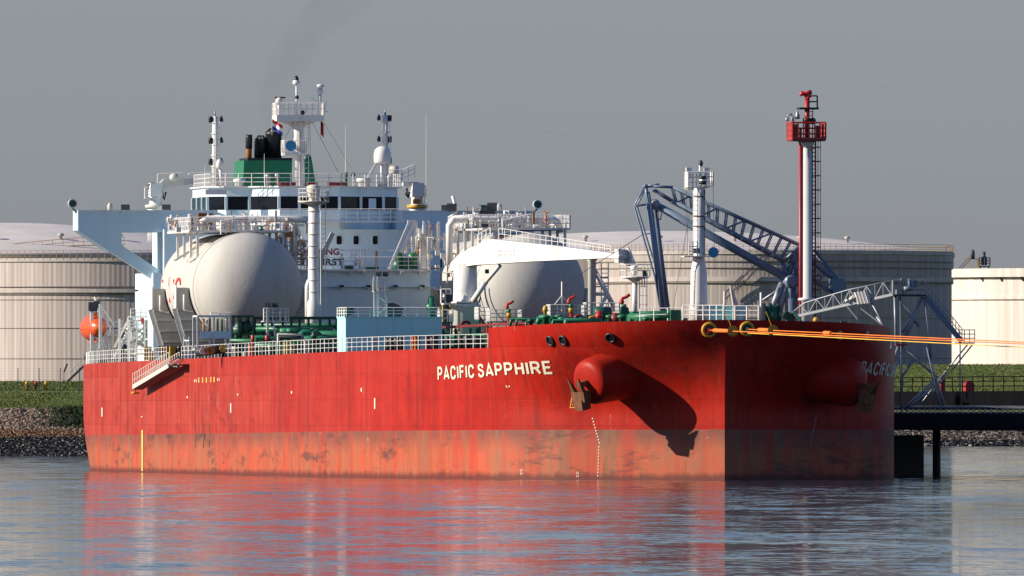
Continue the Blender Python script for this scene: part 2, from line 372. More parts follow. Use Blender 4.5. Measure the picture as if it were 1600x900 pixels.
# ---- storage tanks
def clad(name, c, c2, ribs=420):                   # painted corrugated cladding, panels of slightly different age
    m, N, L, b = nodes(name); b.inputs['Roughness'].default_value = .6; b.inputs['Specular IOR Level'].default_value = .3
    tc = N.new('ShaderNodeTexCoord'); s = N.new('ShaderNodeSeparateXYZ'); L.new(tc.outputs['Object'], s.inputs[0])
    at = N.new('ShaderNodeMath'); at.operation = 'ARCTAN2'; L.new(s.outputs[0], at.inputs[0]); L.new(s.outputs[1], at.inputs[1])
    def strip(f, zf, det):
        mu = N.new('ShaderNodeMath'); mu.operation = 'MULTIPLY'; mu.inputs[1].default_value = f; L.new(at.outputs[0], mu.inputs[0])
        mz = N.new('ShaderNodeMath'); mz.operation = 'MULTIPLY'; mz.inputs[1].default_value = zf; L.new(s.outputs[2], mz.inputs[0])
        cb = N.new('ShaderNodeCombineXYZ'); L.new(mu.outputs[0], cb.inputs[0]); L.new(mz.outputs[0], cb.inputs[1])
        n = N.new('ShaderNodeTexNoise'); n.inputs['Scale'].default_value = 1; n.inputs['Detail'].default_value = det; L.new(cb.outputs[0], n.inputs[0]); return n.outputs[0]
    r1 = N.new('ShaderNodeValToRGB'); L.new(strip(34, .02, 6), r1.inputs[0]); e = r1.color_ramp.elements
    e[0].position = .36; e[0].color = (*[x*.78 for x in c], 1); e[1].position = .62; e[1].color = (*[x*1.06 for x in c], 1)
    r2 = N.new('ShaderNodeValToRGB'); L.new(strip(60, .05, 4), r2.inputs[0]); e = r2.color_ramp.elements; e[0].position = .54; e[1].position = .66
    e[0].color = (0, 0, 0, 1); e[1].color = (.6, .55, .55, 1)
    mx = N.new('ShaderNodeMix'); mx.data_type = 'RGBA'; L.new(r2.outputs[0], mx.inputs[0]); L.new(r1.outputs[0], mx.inputs[6]); mx.inputs[7].default_value = (*c2, 1)
    L.new(mx.outputs[2], b.inputs['Base Color']); return m
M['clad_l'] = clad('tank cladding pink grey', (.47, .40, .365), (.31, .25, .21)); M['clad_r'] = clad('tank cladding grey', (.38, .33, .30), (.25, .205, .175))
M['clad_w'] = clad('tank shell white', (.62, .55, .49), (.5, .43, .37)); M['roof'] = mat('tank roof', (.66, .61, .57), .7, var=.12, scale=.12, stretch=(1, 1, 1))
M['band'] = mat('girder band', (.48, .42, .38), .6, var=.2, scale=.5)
M['line'] = mat('girder shadow line', (.20, .165, .14), .7, var=.2)  # dark rings: thin girders, and the shade below pale bands put into colour
M['railrust'] = mat('rusty railing', (.36, .22, .10), .8, var=.3)
def storage_tank(label, px, d, rpx, ytop, ybase, wallm, bands, dome=None, ribs=260, rail=True, roofm='roof'):
    """bands: rows (photo y, width m, proud m, material)"""
    r = rpx*d/K; x = WX(px, d); dc = d+r*.0; zb = ybase if ybase < 50 else WZ(ybase, d); zt = WZ(ytop, dc)
    T = Thing('storage_tank', label, 'storage tank', (x, d, zb), WORLD, 'storage tanks on the terminal')
    mb = MB(); n = ribs*2; vs = []
    for j in range(n):
        t = 2*math.pi*j/n; rr = r if j % 2 else r-.022
        vs += [(x+rr*math.sin(t), d-rr*math.cos(t), zb-.5), (x+rr*math.sin(t), d-rr*math.cos(t), zt)]
    mb.add(vs, [(2*j, 2*((j+1) % n), 2*((j+1) % n)+1, 2*j+1) for j in range(n)]); T.part('wall', mb, wallm)
    for y, wd, pr, mm in bands:
        z = WZ(y, d); g = MB(); g.lathe([(r-.15, z-wd/2), (r+pr, z-wd/2), (r+pr, z+wd/2), (r-.15, z+wd/2)], (x, d, 0), 128, smooth=False)
        T.part('girder_and_shade_ring', g, M[mm])
    if dome:                                     # spherical cap from the rim to the crown
        hz = WZ(dome, d)-zt; g = MB(); Rc = (r*r+hz*hz)/(2*hz); pr = []
        for i in range(13):
            rr = r*(1-i/12); pr.append((max(rr, .001), zt+math.sqrt(max(0, Rc*Rc-rr*rr))-(Rc-hz)))
        g.lathe(pr, (x, d, 0), 96); T.part('roof', g, M[roofm])
        g = MB()
        for k in range(7):
            t = -1.1+.36*k; rr = r*.72; g.lathe([(.25, 0), (.25, .7), (.5, .75), (.5, 1.05), (.1, 1.2)], (x+rr*math.sin(t), d-rr*math.cos(t), zt+hz*.45), 8)
            T.part('roof_vent', g, M['band']); g = MB()
    else:
        g = MB(); g.lathe([(r-.2, zt-2.0), (.01, zt-2.2)], (x, d, 0), 64); T.part('floating_roof', g, M['band'])
    if rail:
        g = MB(); pts = []
        for k in range(97):
            t = -1.65+3.3*k/96; pts.append((x+(r+.2)*math.sin(t), d-(r+.2)*math.cos(t), zt))
        for k, p in enumerate(pts):
            g.tube(p, (p[0], p[1], p[2]+1.25), .04, 4, smooth=False)
            if k:
                for h in (.45, .85, 1.25): o = pts[k-1]; g.tube((o[0], o[1], o[2]+h), (p[0], p[1], p[2]+h), .03, 4, smooth=False)
        T.part('rim_railing', g, M['railrust'])
    return T, (x, d, r, zb, zt)
DB = 2760.0
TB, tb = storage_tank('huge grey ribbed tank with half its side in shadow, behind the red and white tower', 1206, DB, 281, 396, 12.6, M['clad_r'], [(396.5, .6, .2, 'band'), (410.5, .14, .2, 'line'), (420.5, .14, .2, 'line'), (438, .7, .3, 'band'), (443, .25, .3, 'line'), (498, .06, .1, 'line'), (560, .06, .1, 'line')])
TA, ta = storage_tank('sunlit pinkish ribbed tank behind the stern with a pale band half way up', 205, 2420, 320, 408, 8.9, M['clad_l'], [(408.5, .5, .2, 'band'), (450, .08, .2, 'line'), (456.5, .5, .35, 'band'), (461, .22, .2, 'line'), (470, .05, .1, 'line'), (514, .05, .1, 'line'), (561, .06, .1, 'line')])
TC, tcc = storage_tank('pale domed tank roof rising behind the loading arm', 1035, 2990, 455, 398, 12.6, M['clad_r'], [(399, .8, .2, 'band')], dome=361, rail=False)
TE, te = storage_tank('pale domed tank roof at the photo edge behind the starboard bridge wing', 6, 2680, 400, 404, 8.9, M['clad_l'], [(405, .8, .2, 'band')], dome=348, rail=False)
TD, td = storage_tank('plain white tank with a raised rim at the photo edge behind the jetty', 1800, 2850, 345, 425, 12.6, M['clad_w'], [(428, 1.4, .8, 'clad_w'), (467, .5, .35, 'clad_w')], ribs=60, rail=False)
# walkway stair on the left dome, stair and platform on the white tank
g = MB(); x, d, r, zb, zt = te
for k in range(15):
    q0 = (WX(-30+16*k, d-r*.8), d-r*.8, WZ(398-.3*k*5.2 if k < 9 else 383.9-.3*(k-9), d-r*.8)); q1 = (q0[0], q0[1], q0[2]+1.2); g.tube(q0, q1, .05, 4)
    if k: g.tube(l1, q1, .05, 4); g.tube(((l0[0]+l1[0])/2, l0[1], (l0[2]+l1[2])/2), ((q0[0]+q1[0])/2, q0[1], (q0[2]+q1[2])/2), .04, 4); g.tube(l0, q0, .08, 4)
    l0, l1 = q0, q1
TE.part('stair_railing', g, M['railrust'])
g = MB(); g2 = MB(); d = td[1]-td[2]*.35
X = lambda px: WX(px, d); Z = lambda py: WZ(py, d)
g.box(X(1530), X(1547), d, d+3, Z(417), Z(415.5)); g.rail([(X(1530), d, Z(415)), (X(1547), d, Z(415)), (X(1547), d+3, Z(415)), (X(1530), d+3, Z(415))], 1.3, 1, .06, closed=True)
for px in (1532, 1545): g.beam((X(px), d+1, Z(426)), (X(px), d+1, Z(415)), .2)
for dy in (0, 1.2):
    g2.beam((X(1512), d+dy, Z(403)), (X(1521), d+dy, Z(426)), .15); g2.beam((X(1526), d+dy, Z(403)), (X(1530), d+dy, Z(426)), .15)
    g.beam((X(1497), d+dy, Z(425)), (X(1516), d+dy, Z(406)), .10); g.beam((X(1497), d+dy, Z(421)), (X(1514), d+dy, Z(402)), .08)
g.box(X(1513), X(1530), d, d+1.4, Z(405), Z(404)); g.lathe([(.5, 0), (.5, 1.2), (.25, 1.5), (.25, 2.2)], (X(1538), d+1.5, Z(414)), 10); g.lathe([(.35, 0), (.35, 1.1), (.1, 1.5)], (X(1520), d+.7, Z(404)), 10)
TD.part('roof_platform', g, M['darksteel']); TD.part('roof_stair', g2, M['yellow'])
g = MB()
for k in range(5):
    t = math.radians(-52+k*7); rr = td[2]+.5; q = (td[0]+rr*math.sin(t), td[1]-rr*math.cos(t))
    g.beam((q[0], q[1], WZ(430, td[1])), (q[0]+.6, q[1], WZ(441, td[1])), .25)
    TD.part('bracket', g, M['darksteel']); g = MB()
g = MB(); x, d, r, zb, zt = tb                    # zigzag stair on the shaded grey tank and its rim walkway
for (x0, y0, x1, y1) in [(1150, 455, 1200, 400), (1148, 447, 1198, 393), (1132, 470, 1160, 440), (1130, 462, 1158, 432)]:
    t0 = math.asin((x0-1206)/281); t1 = math.asin((x1-1206)/281)
    f = lambda t, y: (x+(r+1.0)*math.sin(t), d-(r+1.0)*math.cos(t), WZ(y, d))
    g.beam(f(t0, y0), f(t1, y1), .18)
    for k in range(9): t = t0+(t1-t0)*k/8; y = y0+(y1-y0)*k/8; g.beam(f(t, y), f(t, y+7), .06)
TB.part('stair', g, M['darksteel'])
g = MB(); f = lambda px, y: (WX(px, d-r*.3), d-r*.3, WZ(y, d-r*.3))
g.beam(f(1355, 391), f(1485, 385), .22); g.beam(f(1355, 394), f(1485, 391), .22)
TB.part('rim_walkway', g, M['cream'])
# ---- small things on the dykes
def bankpt(px, t):
    x = WX(px, 2056)
    for _ in range(4): x = WX(px, shore(x)+t)
    return (x, shore(x)+t, ground(x, t))
fm = None
F = Thing('wire_fence', 'thin wire fence with dark posts standing on the grassy dyke below the pinkish tank', 'fence', bankpt(60, 31), WORLD)
posts = [bankpt(px, 31.5) for px in (-6, 28, 61, 94, 124, 150)]
for p in posts: F.part('post', MB().tube(p, (p[0], p[1], p[2]+3.0), .05, 5), M['darksteel'])
g = MB()
for a_, c_ in zip(posts[:-1], posts[1:]):
    for k in range(9): g.tube((a_[0], a_[1], a_[2]+.3+.32*k), (c_[0], c_[1], c_[2]+.3+.32*k), .008, 3)
F.part('wire', g, M['steel'])
for px, c_, wh in ((42, 'yellow', 'yellow hydrant, the one farther from the ship, beside the dyke road'), (56, 'red', 'small red hydrant between two yellow ones on the dyke road'), (72, 'yellow', 'yellow hydrant, the one nearer the ship, beside the dyke road')):
    p = bankpt(px, 43); H = Thing('hydrant', wh, 'hydrant', p, WORLD, 'hydrants along the dyke road')
    H.part('barrel', MB().lathe([(.16, 0), (.16, .75), (.22, .78), (.22, .95), (.05, 1.15)], p, 10), M[c_]); H.part('foot', MB().lathe([(.2, -.1), (.2, .12)], p, 10), M['black'])
    H.part('outlet', MB().tube((p[0]-.3, p[1], p[2]+.6), (p[0]+.3, p[1], p[2]+.6), .09, 8), M['black'])
p = bankpt(100, 52); T = Thing('tilted_signboard', 'small dark tilted lamp post standing on the dyke crest beside the stern', 'lamp post', p)
T.part('pole', MB().tube(p, (p[0], p[1], p[2]+1.5), .06, 6), M['darksteel']); T.part('lamp_head', MB().beam((p[0], p[1], p[2]+1.4), (p[0]+.4, p[1], p[2]+2.4), .25, .2), M['darksteel']); T.e.name = 'lamp_post'
p = bankpt(112, 56); T = Thing('steel_stair', 'short dark steel stair at the foot of the tank just left of the stern', 'stair', p)
for o in (0, 1.0): T.part('stringer', MB().beam((p[0]-.6, p[1]+o, p[2]), (p[0]+1.6, p[1]+o, p[2]+2.1), .12, .25), M['darksteel'])
for k in range(7): T.part('tread', MB().box(p[0]-.45+.3*k, p[0]-.2+.3*k, p[1], p[1]+1, p[2]+.15+.28*k, p[2]+.2+.28*k), M['darksteel'])
g = MB(); g.tube((p[0]-.6, p[1], p[2]+1), (p[0]+1.6, p[1], p[2]+3.1), .04, 5)
for k in range(4): g.tube((p[0]-.6+.7*k, p[1], p[2]+.67*k), (p[0]-.6+.7*k, p[1], p[2]+1+.67*k), .035, 4)
T.part('handrail', g, M['steel'])
p = bankpt(14, 60); p = (WX(14, te[1]-30), te[1]-30, WZ(349, te[1]-30))
# ================================================================== SHIP HULL
DK = [(-.2, 0), (.1, 4.3), (1.4, 8.0), (4.0, 11.0), (8.6, 13.6), (15.8, 16.2), (27, 18.6), (42, 20.6), (60, 21.7), (80, 22), (130, 22), (190, 22), (213, 20.7), (233, 17.9), (250, 15.6)]
WL = [(.2, 0), (2.6, 2.9), (5.1, 5.8), (7.7, 8.8), (10.8, 12.2), (15.8, 15.7), (27, 18.5), (42, 20.6), (60, 21.7), (80, 22), (130, 22), (190, 22), (212, 20.1), (231, 16.9), (247.5, 13.4)]
def cr(P, t):
    n = len(P)-1; i = min(int(t), n-1); u = t-i
    p1, p2 = P[i], P[i+1]; p0 = P[i-1] if i else ((.1, -4.3) if P is DK else (-2.2, -2.9)); p3 = P[i+2] if i+2 <= n else (2*p2[0]-p1[0], 2*p2[1]-p1[1])
    return [.5*(2*p1[k]+(p2[k]-p0[k])*u+(2*p0[k]-5*p1[k]+4*p2[k]-p3[k])*u*u+(3*p1[k]-p0[k]-3*p2[k]+p3[k])*u**3) for k in (0, 1)]
def sst(x): x = max(0, min(1, x)); return x*x*(3-2*x)
def hullxy(t, z):                                 # half outline (aft, half breadth) at parameter t and height z
    d = cr(DK, t); w_ = cr(WL, t)
    k = sst((z-5.2)/7.2) if t < 9 else sst((z+2.5)/7.5)
    return d[0]*k+w_[0]*(1-k), w_[1]*(1-k)+d[1]*k
def zmain(a): return 10.36-.0040*(a-16)
def zbow(a): return 12.52-.036*a if a < 15.9 else zmain(a)
def zboot(a): return 3.95-.0038*a
def hull_at(px, py, side=1):                      # point of the hull surface seen at a photo pixel
    lo, hi = 0.0, 14.0; z = 8
    for _ in range(3):
        best = None; f = None
        t = 0; prev = None
        for i in range(141):
            t = i/10; a, h = hullxy(t, z); x = BOW[0]-S_*a-C_*h*side; d = BOW[1]+C_*a-S_*h*side; e = 800+x/d*K-px
            if prev is not None and prev[1]*e <= 0:
                best = prev[0]+.1*prev[1]/(prev[1]-e) if prev[1] != e else t; break
            prev = (t, e)
        if best is None: best = 14 if side > 0 else 5.2
        a, h = hullxy(best, z); z = SZ(py, a, h*side)
    return best, a, h*side, z
def hull_n(t, z, side):
    a0, h0 = hullxy(t-.02, z); a1, h1 = hullxy(t+.02, z); a2, h2 = hullxy(t, z+.1); a3, h3 = hullxy(t, z-.1)
    u = Vector((a1-a0, (h1-h0)*side, 0)); v = Vector((a2-a3, (h2-h3)*side, .2)); n = u.cross(v).normalized()
    return n if n.y*side > 0 or (abs(n.y) < .2 and n.x < 0) else -n
SHIPT = Thing('tanker_ship', 'red tanker with white superstructure and two domed gas tanks, moored at the jetty', 'ship', (0, 0, 0), SHIP)
ship = SHIPT
# ---- paint
m, N, L, b = nodes('hull red'); M['hull'] = m
b.inputs['Roughness'].default_value = .45; b.inputs['Specular IOR Level'].default_value = .12
tc = N.new('ShaderNodeTexCoord')
def nz(scale, stretch, det=5, ro=.6):
    mp = N.new('ShaderNodeMapping'); mp.inputs['Scale'].default_value = stretch; L.new(tc.outputs['Object'], mp.inputs[0])
    n = N.new('ShaderNodeTexNoise'); n.inputs['Scale'].default_value = scale; n.inputs['Detail'].default_value = det; n.inputs['Roughness'].default_value = ro; L.new(mp.outputs[0], n.inputs[0]); return n.outputs[0]
def ramp(src, p0, p1, c0, c1):
    r = N.new('ShaderNodeValToRGB'); L.new(src, r.inputs[0]); e = r.color_ramp.elements; e[0].position = p0; e[1].position = p1
    e[0].color = (*c0, 1) if isinstance(c0, tuple) else (c0, c0, c0, 1); e[1].color = (*c1, 1) if isinstance(c1, tuple) else (c1, c1, c1, 1); return r.outputs[0]
def mix(f, a, c, mode='MIX'):
    x = N.new('ShaderNodeMix'); x.data_type = 'RGBA'; x.blend_type = mode
    if isinstance(f, (int, float)): x.inputs[0].default_value = f
    else: L.new(f, x.inputs[0])
    for k, s in ((6, a), (7, c)):
        if isinstance(s, tuple): x.inputs[k].default_value = (*s, 1)
        else: L.new(s, x.inputs[k])
    return x.outputs[2]
def math_(op, a, c=None, d=None):
    x = N.new('ShaderNodeMath'); x.operation = op
    for k, s in enumerate((a, c, d)):
        if s is None: continue
        if isinstance(s, (int, float)): x.inputs[k].default_value = s
        else: L.new(s, x.inputs[k])
    return x.outputs[0]
sp = N.new('ShaderNodeSeparateXYZ'); L.new(tc.outputs['Object'], sp.inputs[0])
# strakes: courses of plate repainted at different times; faded pink aft, deep red forward
cz = math_('FLOOR', math_('MULTIPLY', sp.outputs[2], .48)); cx = math_('FLOOR', math_('MULTIPLY', sp.outputs[0], .022))
cb = N.new('ShaderNodeCombineXYZ'); L.new(cx, cb.inputs[0]); L.new(cz, cb.inputs[1])
wn = N.new('ShaderNodeTexWhiteNoise'); wn.noise_dimensions = '2D'; L.new(cb.outputs[0], wn.inputs[0])
fade = N.new('ShaderNodeMapRange'); L.new(sp.outputs[0], fade.inputs[0]); fade.inputs[1].default_value = 20; fade.inputs[2].default_value = 200
base = mix(fade.outputs[0], (.37, .0115, .004), (.365, .024, .0095))
base = mix(math_('MULTIPLY', math_('MULTIPLY', wn.outputs[0], .62), math_('MULTIPLY_ADD', fade.outputs[0], .75, .25)), base, (.42, .058, .036))
base = mix(math_('MULTIPLY', ramp(nz(.22, (1, 1, 1.3), 6, .7), .42, .62, 0.0, 1.0), .5), base, (.21, .006, .004))
chalk = math_('MULTIPLY', ramp(nz(1.6, (1, 1, .035), 6), .44, .66, 0.0, 1.0), math_('MULTIPLY_ADD', fade.outputs[0], .8, .2))
base = mix(math_('MULTIPLY', chalk, .58), base, (.43, .085, .055))
base = mix(math_('MULTIPLY', ramp(nz(1.1, (1, 1, .045), 6, .7), .52, .64, 0.0, 1.0), .55), base, (.15, .016, .008))
scr = ramp(nz(.8, (1.0, 1.0, .30), 8, .8), .60, .66, 0.0, 1.0)
base = mix(math_('MULTIPLY', math_('MULTIPLY', scr, ramp(nz(.07, (1, 1, 2), 3), .5, .6, 0.0, 1.0)), .55), base, (.52, .26, .20))
base = mix(math_('MULTIPLY', ramp(nz(.10, (1, 1, 3.0), 8, .75), .58, .66, 0.0, 1.0), .45), base, (.12, .010, .008))
# plate seams
def seam(src, per, wdt):
    fr = math_('FRACT', math_('MULTIPLY', src, 1/per)); return math_('LESS_THAN', fr, wdt/per)
sm_ = math_('MAXIMUM', seam(sp.outputs[2], 2.083, .07), seam(sp.outputs[0], 11.3, .16))
base = mix(math_('MULTIPLY', sm_, .30), base, (.14, .010, .008))
L.new(base, b.inputs['Base Color'])
bp = N.new('ShaderNodeBump'); bp.inputs['Strength'].default_value = .5; bp.inputs['Distance'].default_value = .035
L.new(math_('SUBTRACT', nz(.45, (1, 1, 1), 2), math_('MULTIPLY', sm_, .3)), bp.inputs['Height']); L.new(bp.outputs[0], b.inputs['Normal'])
m, N, L, b = nodes('boot top antifouling'); M['boot'] = m
b.inputs['Roughness'].default_value = .6; b.inputs['Specular IOR Level'].default_value = .25
tc = N.new('ShaderNodeTexCoord'); sp = N.new('ShaderNodeSeparateXYZ'); L.new(tc.outputs['Object'], sp.inputs[0])
zr = math_('DIVIDE', sp.outputs[2], math_('MULTIPLY_ADD', sp.outputs[0], -.0038, 3.95))     # 0 at the water, 1 at the paint line
base = mix(ramp(nz(.35, (1, 1, .6), 6, .7), .38, .60, 0.0, 1.0), (.44, .080, .032), (.33, .105, .052))
wob = math_('ADD', zr, math_('MULTIPLY_ADD', nz(.3, (1, 1, .3), 5), .7, -.35))
base = mix(math_('MULTIPLY', ramp(wob, .55, .90, 0.0, 1.0), .80), base, (.125, .048, .037))               # grey scum band near the paint line
base = mix(math_('MULTIPLY', ramp(nz(.6, (1, 1, .03), 5, .6), .46, .60, 0.0, 1.0), .60), base, (.40, .032, .014))   # vertical runs of fresher red
base = mix(math_('MULTIPLY', ramp(nz(.5, (1, 1, .08), 6, .7), .52, .60, 0.0, 1.0), .65), base, (.19, .115, .062))   # brown columns
base = mix(math_('MULTIPLY', ramp(nz(2.0, (1, 1, .08), 6, .7), .58, .66, 0.0, 1.0), .8), base, (.24, .065, .010))   # rust runs
base = mix(math_('MULTIPLY', ramp(nz(.09, (1, 1, 4.5), 8, .75), .54, .62, 0.0, 1.0), .75), base, (.050, .030, .028))  # horizontal fender scrapes
base = mix(math_('MULTIPLY', ramp(nz(.7, (1, 1, 1.4), 8, .8), .63, .67, 0.0, 1.0), .5), base, (.50, .36, .22))      # chips
base = mix(math_('MULTIPLY', ramp(math_('ADD', zr, math_('MULTIPLY_ADD', nz(.9, (1, 1, .2), 4), .22, -.11)), .05, .16, 1.0, 0.0), .85), base, (.085, .018, .014))
L.new(base, b.inputs['Base Color'])
bp = N.new('ShaderNodeBump'); bp.inputs['Strength'].default_value = .6; bp.inputs['Distance'].default_value = .03; L.new(nz(1.5, (1, 1, .5), 6), bp.inputs['Height']); L.new(bp.outputs[0], b.inputs['Normal'])
# ---- shell: upper red topside and boot top as two parts
T_ = [i*.1 for i in range(60)]+[6+.25*i for i in range(25)]+[12.25+.125*i for i in range(15)]; T_[-1] = 14.0
tb_ = [t for t in T_ if t <= 5.001]
COLS = [(t, zbow) for t in tb_]+[(5.0, zmain)]+[(t, zmain) for t in T_ if t > 5.001]
def both(z0f, top, nz_):
    g = MB(); m_ = nz_+1; n = len(COLS)
    for s in (1, -1):
        o = len(g.v)
        for t, zf_ in COLS:
            a_ = hullxy(t, 8)[0]; zA, zB = z0f(a_), (top or (lambda a: zf_(min(a, 15.8) if zf_ is zbow else a)))(a_)
            for j in range(m_): z = zA+(zB-zA)*j/nz_; a, h = hullxy(t, z); g.v.append((a, h*s, z))
        for i in range(n-1):
            if COLS[i][0] == COLS[i+1][0]: continue
            for j in range(nz_): g.f.append([o+i*m_+j, o+(i+1)*m_+j, o+(i+1)*m_+j+1, o+i*m_+j+1]); g.mi.append(0); g.sm.append(True)
    o = len(g.v)//2; k = (n-1)*m_                     # transom
    g.f += [[k+j, o+k+j, o+k+j+1, k+j+1] for j in range(nz_)]; g.mi += [0]*nz_; g.sm += [False]*nz_
    return g
hull = ship.part('hull', both(zboot, None, 18), M['hull'], label='red topside plating of the tanker')
ship.part('boot_top', both(lambda a: -3.0, zboot, 8), M['boot'], label='scraped orange red band of the hull along the waterline')
g = MB(); vs = []
for t in T_: a, h = hullxy(t, 9.9); vs.append((a, h-.1, zmain(a)-.25))
vs2 = [(a, -h, z) for a, h, z in vs]; n = len(vs)
g.add(vs+vs2, [(i, i+1, n+i+1, n+i) for i in range(n-1)]); M['deck'] = mat('deck paint', (.09, .04, .03), .7, var=.3)
ship.part('main_deck', g, M['deck'])
g = MB(); vs = []
for t in tb_: a, h = hullxy(t, 11); vs.append((a, max(0, h-.15), zbow(min(a, 15.8))-.9))
vs2 = [(a, -h, z) for a, h, z in vs]; n = len(vs); g.add(vs+vs2, [(i, i+1, n+i+1, n+i) for i in range(n-1)])
a, h, z = vs[-1]; g.box(a-.1, a, -h, h, zmain(16)-.2, z)
ship.part('forecastle_deck', g, M['deck'])
# ---- painted marks that lie on the shell
def on_hull(pxpy, side=1, off=.03):
    t, a, p, z = hull_at(pxpy[0], pxpy[1], side); n = hull_n(t, z, side); return Vector((a, p, z))+n*off
def patch(name, quads, m_, side=1, off=.03):
    g = MB()
    for q in quads: g.add([on_hull(c, side, off) for c in q], [tuple(range(len(q)))])
    return ship.part(name, g, m_, hull)
def stroke(pts, w):                                # list of thin quads along a pixel polyline
    out = []
    for (x0, y0), (x1, y1) in zip(pts[:-1], pts[1:]):
        l = math.hypot(x1-x0, y1-y0) or 1; nx, ny = -(y1-y0)/l*w/2, (x1-x0)/l*w/2
        out.append([(x0+nx, y0+ny), (x1+nx, y1+ny), (x1-nx, y1-ny), (x0-nx, y0-ny)])
    return out
def text_mesh(body, bold=.0):
    cu = bpy.data.curves.new('lettering', 'FONT'); cu.body = body; cu.size = 1; cu.offset = bold; cu.resolution_u = 3
    o = bpy.data.objects.new('lettering', cu); col.objects.link(o); dg = bpy.context.evaluated_depsgraph_get(); me = bpy.data.meshes.new_from_object(o.evaluated_get(dg))
    v = [tuple(x.co) for x in me.vertices]; f = [list(p.vertices) for p in me.polygons]
    bpy.data.objects.remove(o); bpy.data.curves.remove(cu); bpy.data.meshes.remove(me)
    return v, f
GL = {'P': (.62, [[(0, 0), (0, 1), (.38, 1), (.52, .93), (.58, .82), (.58, .64), (.52, .53), (.38, .46), (0, .46)]]),
 'A': (.74, [[(0, 0), (.37, 1), (.74, 0)], [(.14, .26), (.60, .26)]]),
 'C': (.66, [[(.62, .72), (.58, .87), (.46, .98), (.30, 1), (.14, .96), (.04, .83), (0, .65), (0, .35), (.04, .17), (.14, .04), (.30, 0), (.46, .02), (.58, .13), (.62, .28)]]),
 'I': (.0, [[(0, 0), (0, 1)]]), 'F': (.52, [[(0, 0), (0, 1), (.52, 1)], [(0, .53), (.46, .53)]]), 'E': (.56, [[(.56, 0), (0, 0), (0, 1), (.55, 1)], [(0, .52), (.5, .52)]]),
 'S': (.62, [[(.57, .74), (.53, .90), (.42, .99), (.28, 1), (.12, .97), (.03, .86), (.03, .72), (.10, .61), (.28, .53), (.46, .46), (.58, .36), (.59, .2), (.50, .06), (.34, 0), (.2, 0), (.07, .07), (0, .26)]]),
 'H': (.58, [[(0, 0), (0, 1)], [(.58, 0), (.58, 1)], [(0, .53), (.58, .53)]]),
 'R': (.64, [[(0, 0), (0, 1), (.40, 1), (.54, .93), (.59, .82), (.59, .66), (.53, .55), (.40, .49), (0, .49)], [(.34, .49), (.62, 0)]]), 'L': (.5, [[(0, 1), (0, 0), (.5, 0)]]), 'N': (.62, [[(0, 0), (0, 1), (.62, 0), (.62, 1)]]), 'G': (.66, [[(.62, .74), (.58, .87), (.46, .98), (.30, 1), (.14, .96), (.04, .83), (0, .65), (0, .35), (.04, .17), (.14, .04), (.30, 0), (.46, .02), (.62, .16), (.62, .46), (.36, .46)]]), ' ': (.22, [])}
LETTER_SPANS = []
def block_letters(body, w=.2, gap=.17):           # bold grotesque capitals drawn as mitred strokes
    v = []; f = []; x = 0; LETTER_SPANS.clear()
    for ch in body:
        wd, ps = GL[ch]; first = len(v)
        for P in ps:
            n = len(P); o = len(v)
            for i, (px, py) in enumerate(P):
                d0 = Vector((px-P[i-1][0], py-P[i-1][1])).normalized() if i else None; d1 = Vector((P[i+1][0]-px, P[i+1][1]-py)).normalized() if i < n-1 else None
                d0 = d0 or d1; d1 = d1 or d0; t = d0+d1
                t = t.normalized() if t.length > .3 else d1; nn = Vector((-t.y, t.x)); k = w/2/max(.45, nn.dot(Vector((-d1.y, d1.x))))
                c0 = Vector((x+px, py)); v += [(*(c0+nn*k), 0), (*(c0-nn*k), 0)]
            for i in range(n-1): f.append([o+2*i, o+2*i+1, o+2*i+3, o+2*i+2])
        LETTER_SPANS.append((first, len(v)))
        x += wd+w+gap if ch != ' ' else .3
    return v, f
def letters_on_hull(body, name, corners, m_, side):
    """corners: pixels of the lettering's lower left, lower right, upper right, upper left"""
    v, f = block_letters(body); x0 = min(p[0] for p in v); x1 = max(p[0] for p in v); y0 = min(p[1] for p in v); y1 = max(p[1] for p in v)
    # lay it out evenly along the plating between the two ends
    tA, tB, tC, tD = [hull_at(*q, 1) for q in corners]      # both sides carry the same lettering at the same stations
    g = MB(); S = []
    for i in range(81):
        t = tA[0]+(tB[0]-tA[0])*i/80; a, h = hullxy(t, 8.3); S.append((t, a, h))
    acc = [0]
    for i in range(80): acc.append(acc[-1]+math.hypot(S[i+1][1]-S[i][1], S[i+1][2]-S[i][2]))
    def T_at(u):
        l = u*acc[-1]
        for i in range(80):
            if acc[i+1] >= l: return S[i][0]+(S[i+1][0]-S[i][0])*(l-acc[i])/max(1e-9, acc[i+1]-acc[i])
        return S[-1][0]
    vs = []
    for x, y, _ in v:
        u = (x-x0)/(x1-x0); w_ = (y-y0)/(y1-y0); t = T_at(u)
        z = (tA[3]*(1-u)+tB[3]*u)*(1-w_)+(tD[3]*(1-u)+tC[3]*u)*w_
        a, h = hullxy(t, z); vs.append(Vector((a, h*side, z))+hull_n(t, z, side)*.06)
    for lo, hi in LETTER_SPANS:                       # each letter is a piece of its own
        ff = [q for q in f if lo <= q[0] < hi]
        if ff: ship.part('letter', MB().add(vs[lo:hi], [[k-lo for k in q] for q in ff]), m_, hull)
letters_on_hull('PACIFIC SAPPHIRE', 'ship_name', [(685, 595), (864, 584), (860, 561), (682, 571)], M['paintwhite'], 1)
letters_on_hull('PACIFIC SAPPHIRE', 'ship_name', [(864, 584), (685, 595), (682, 571), (860, 561)], M['paintwhite'], -1)
for x, y0, y1 in ((160, 637, 651), (361, 630, 645), (586, 622, 639), (293, 619, 622), (372, 615, 618), (456, 611, 615), (565, 606, 612), (222, 650, 652)):
    patch('draught_tick', [[(x-.9, y1), (x+.9, y1), (x+.9, y0), (x-.9, y0)]], M['paintwhite'])
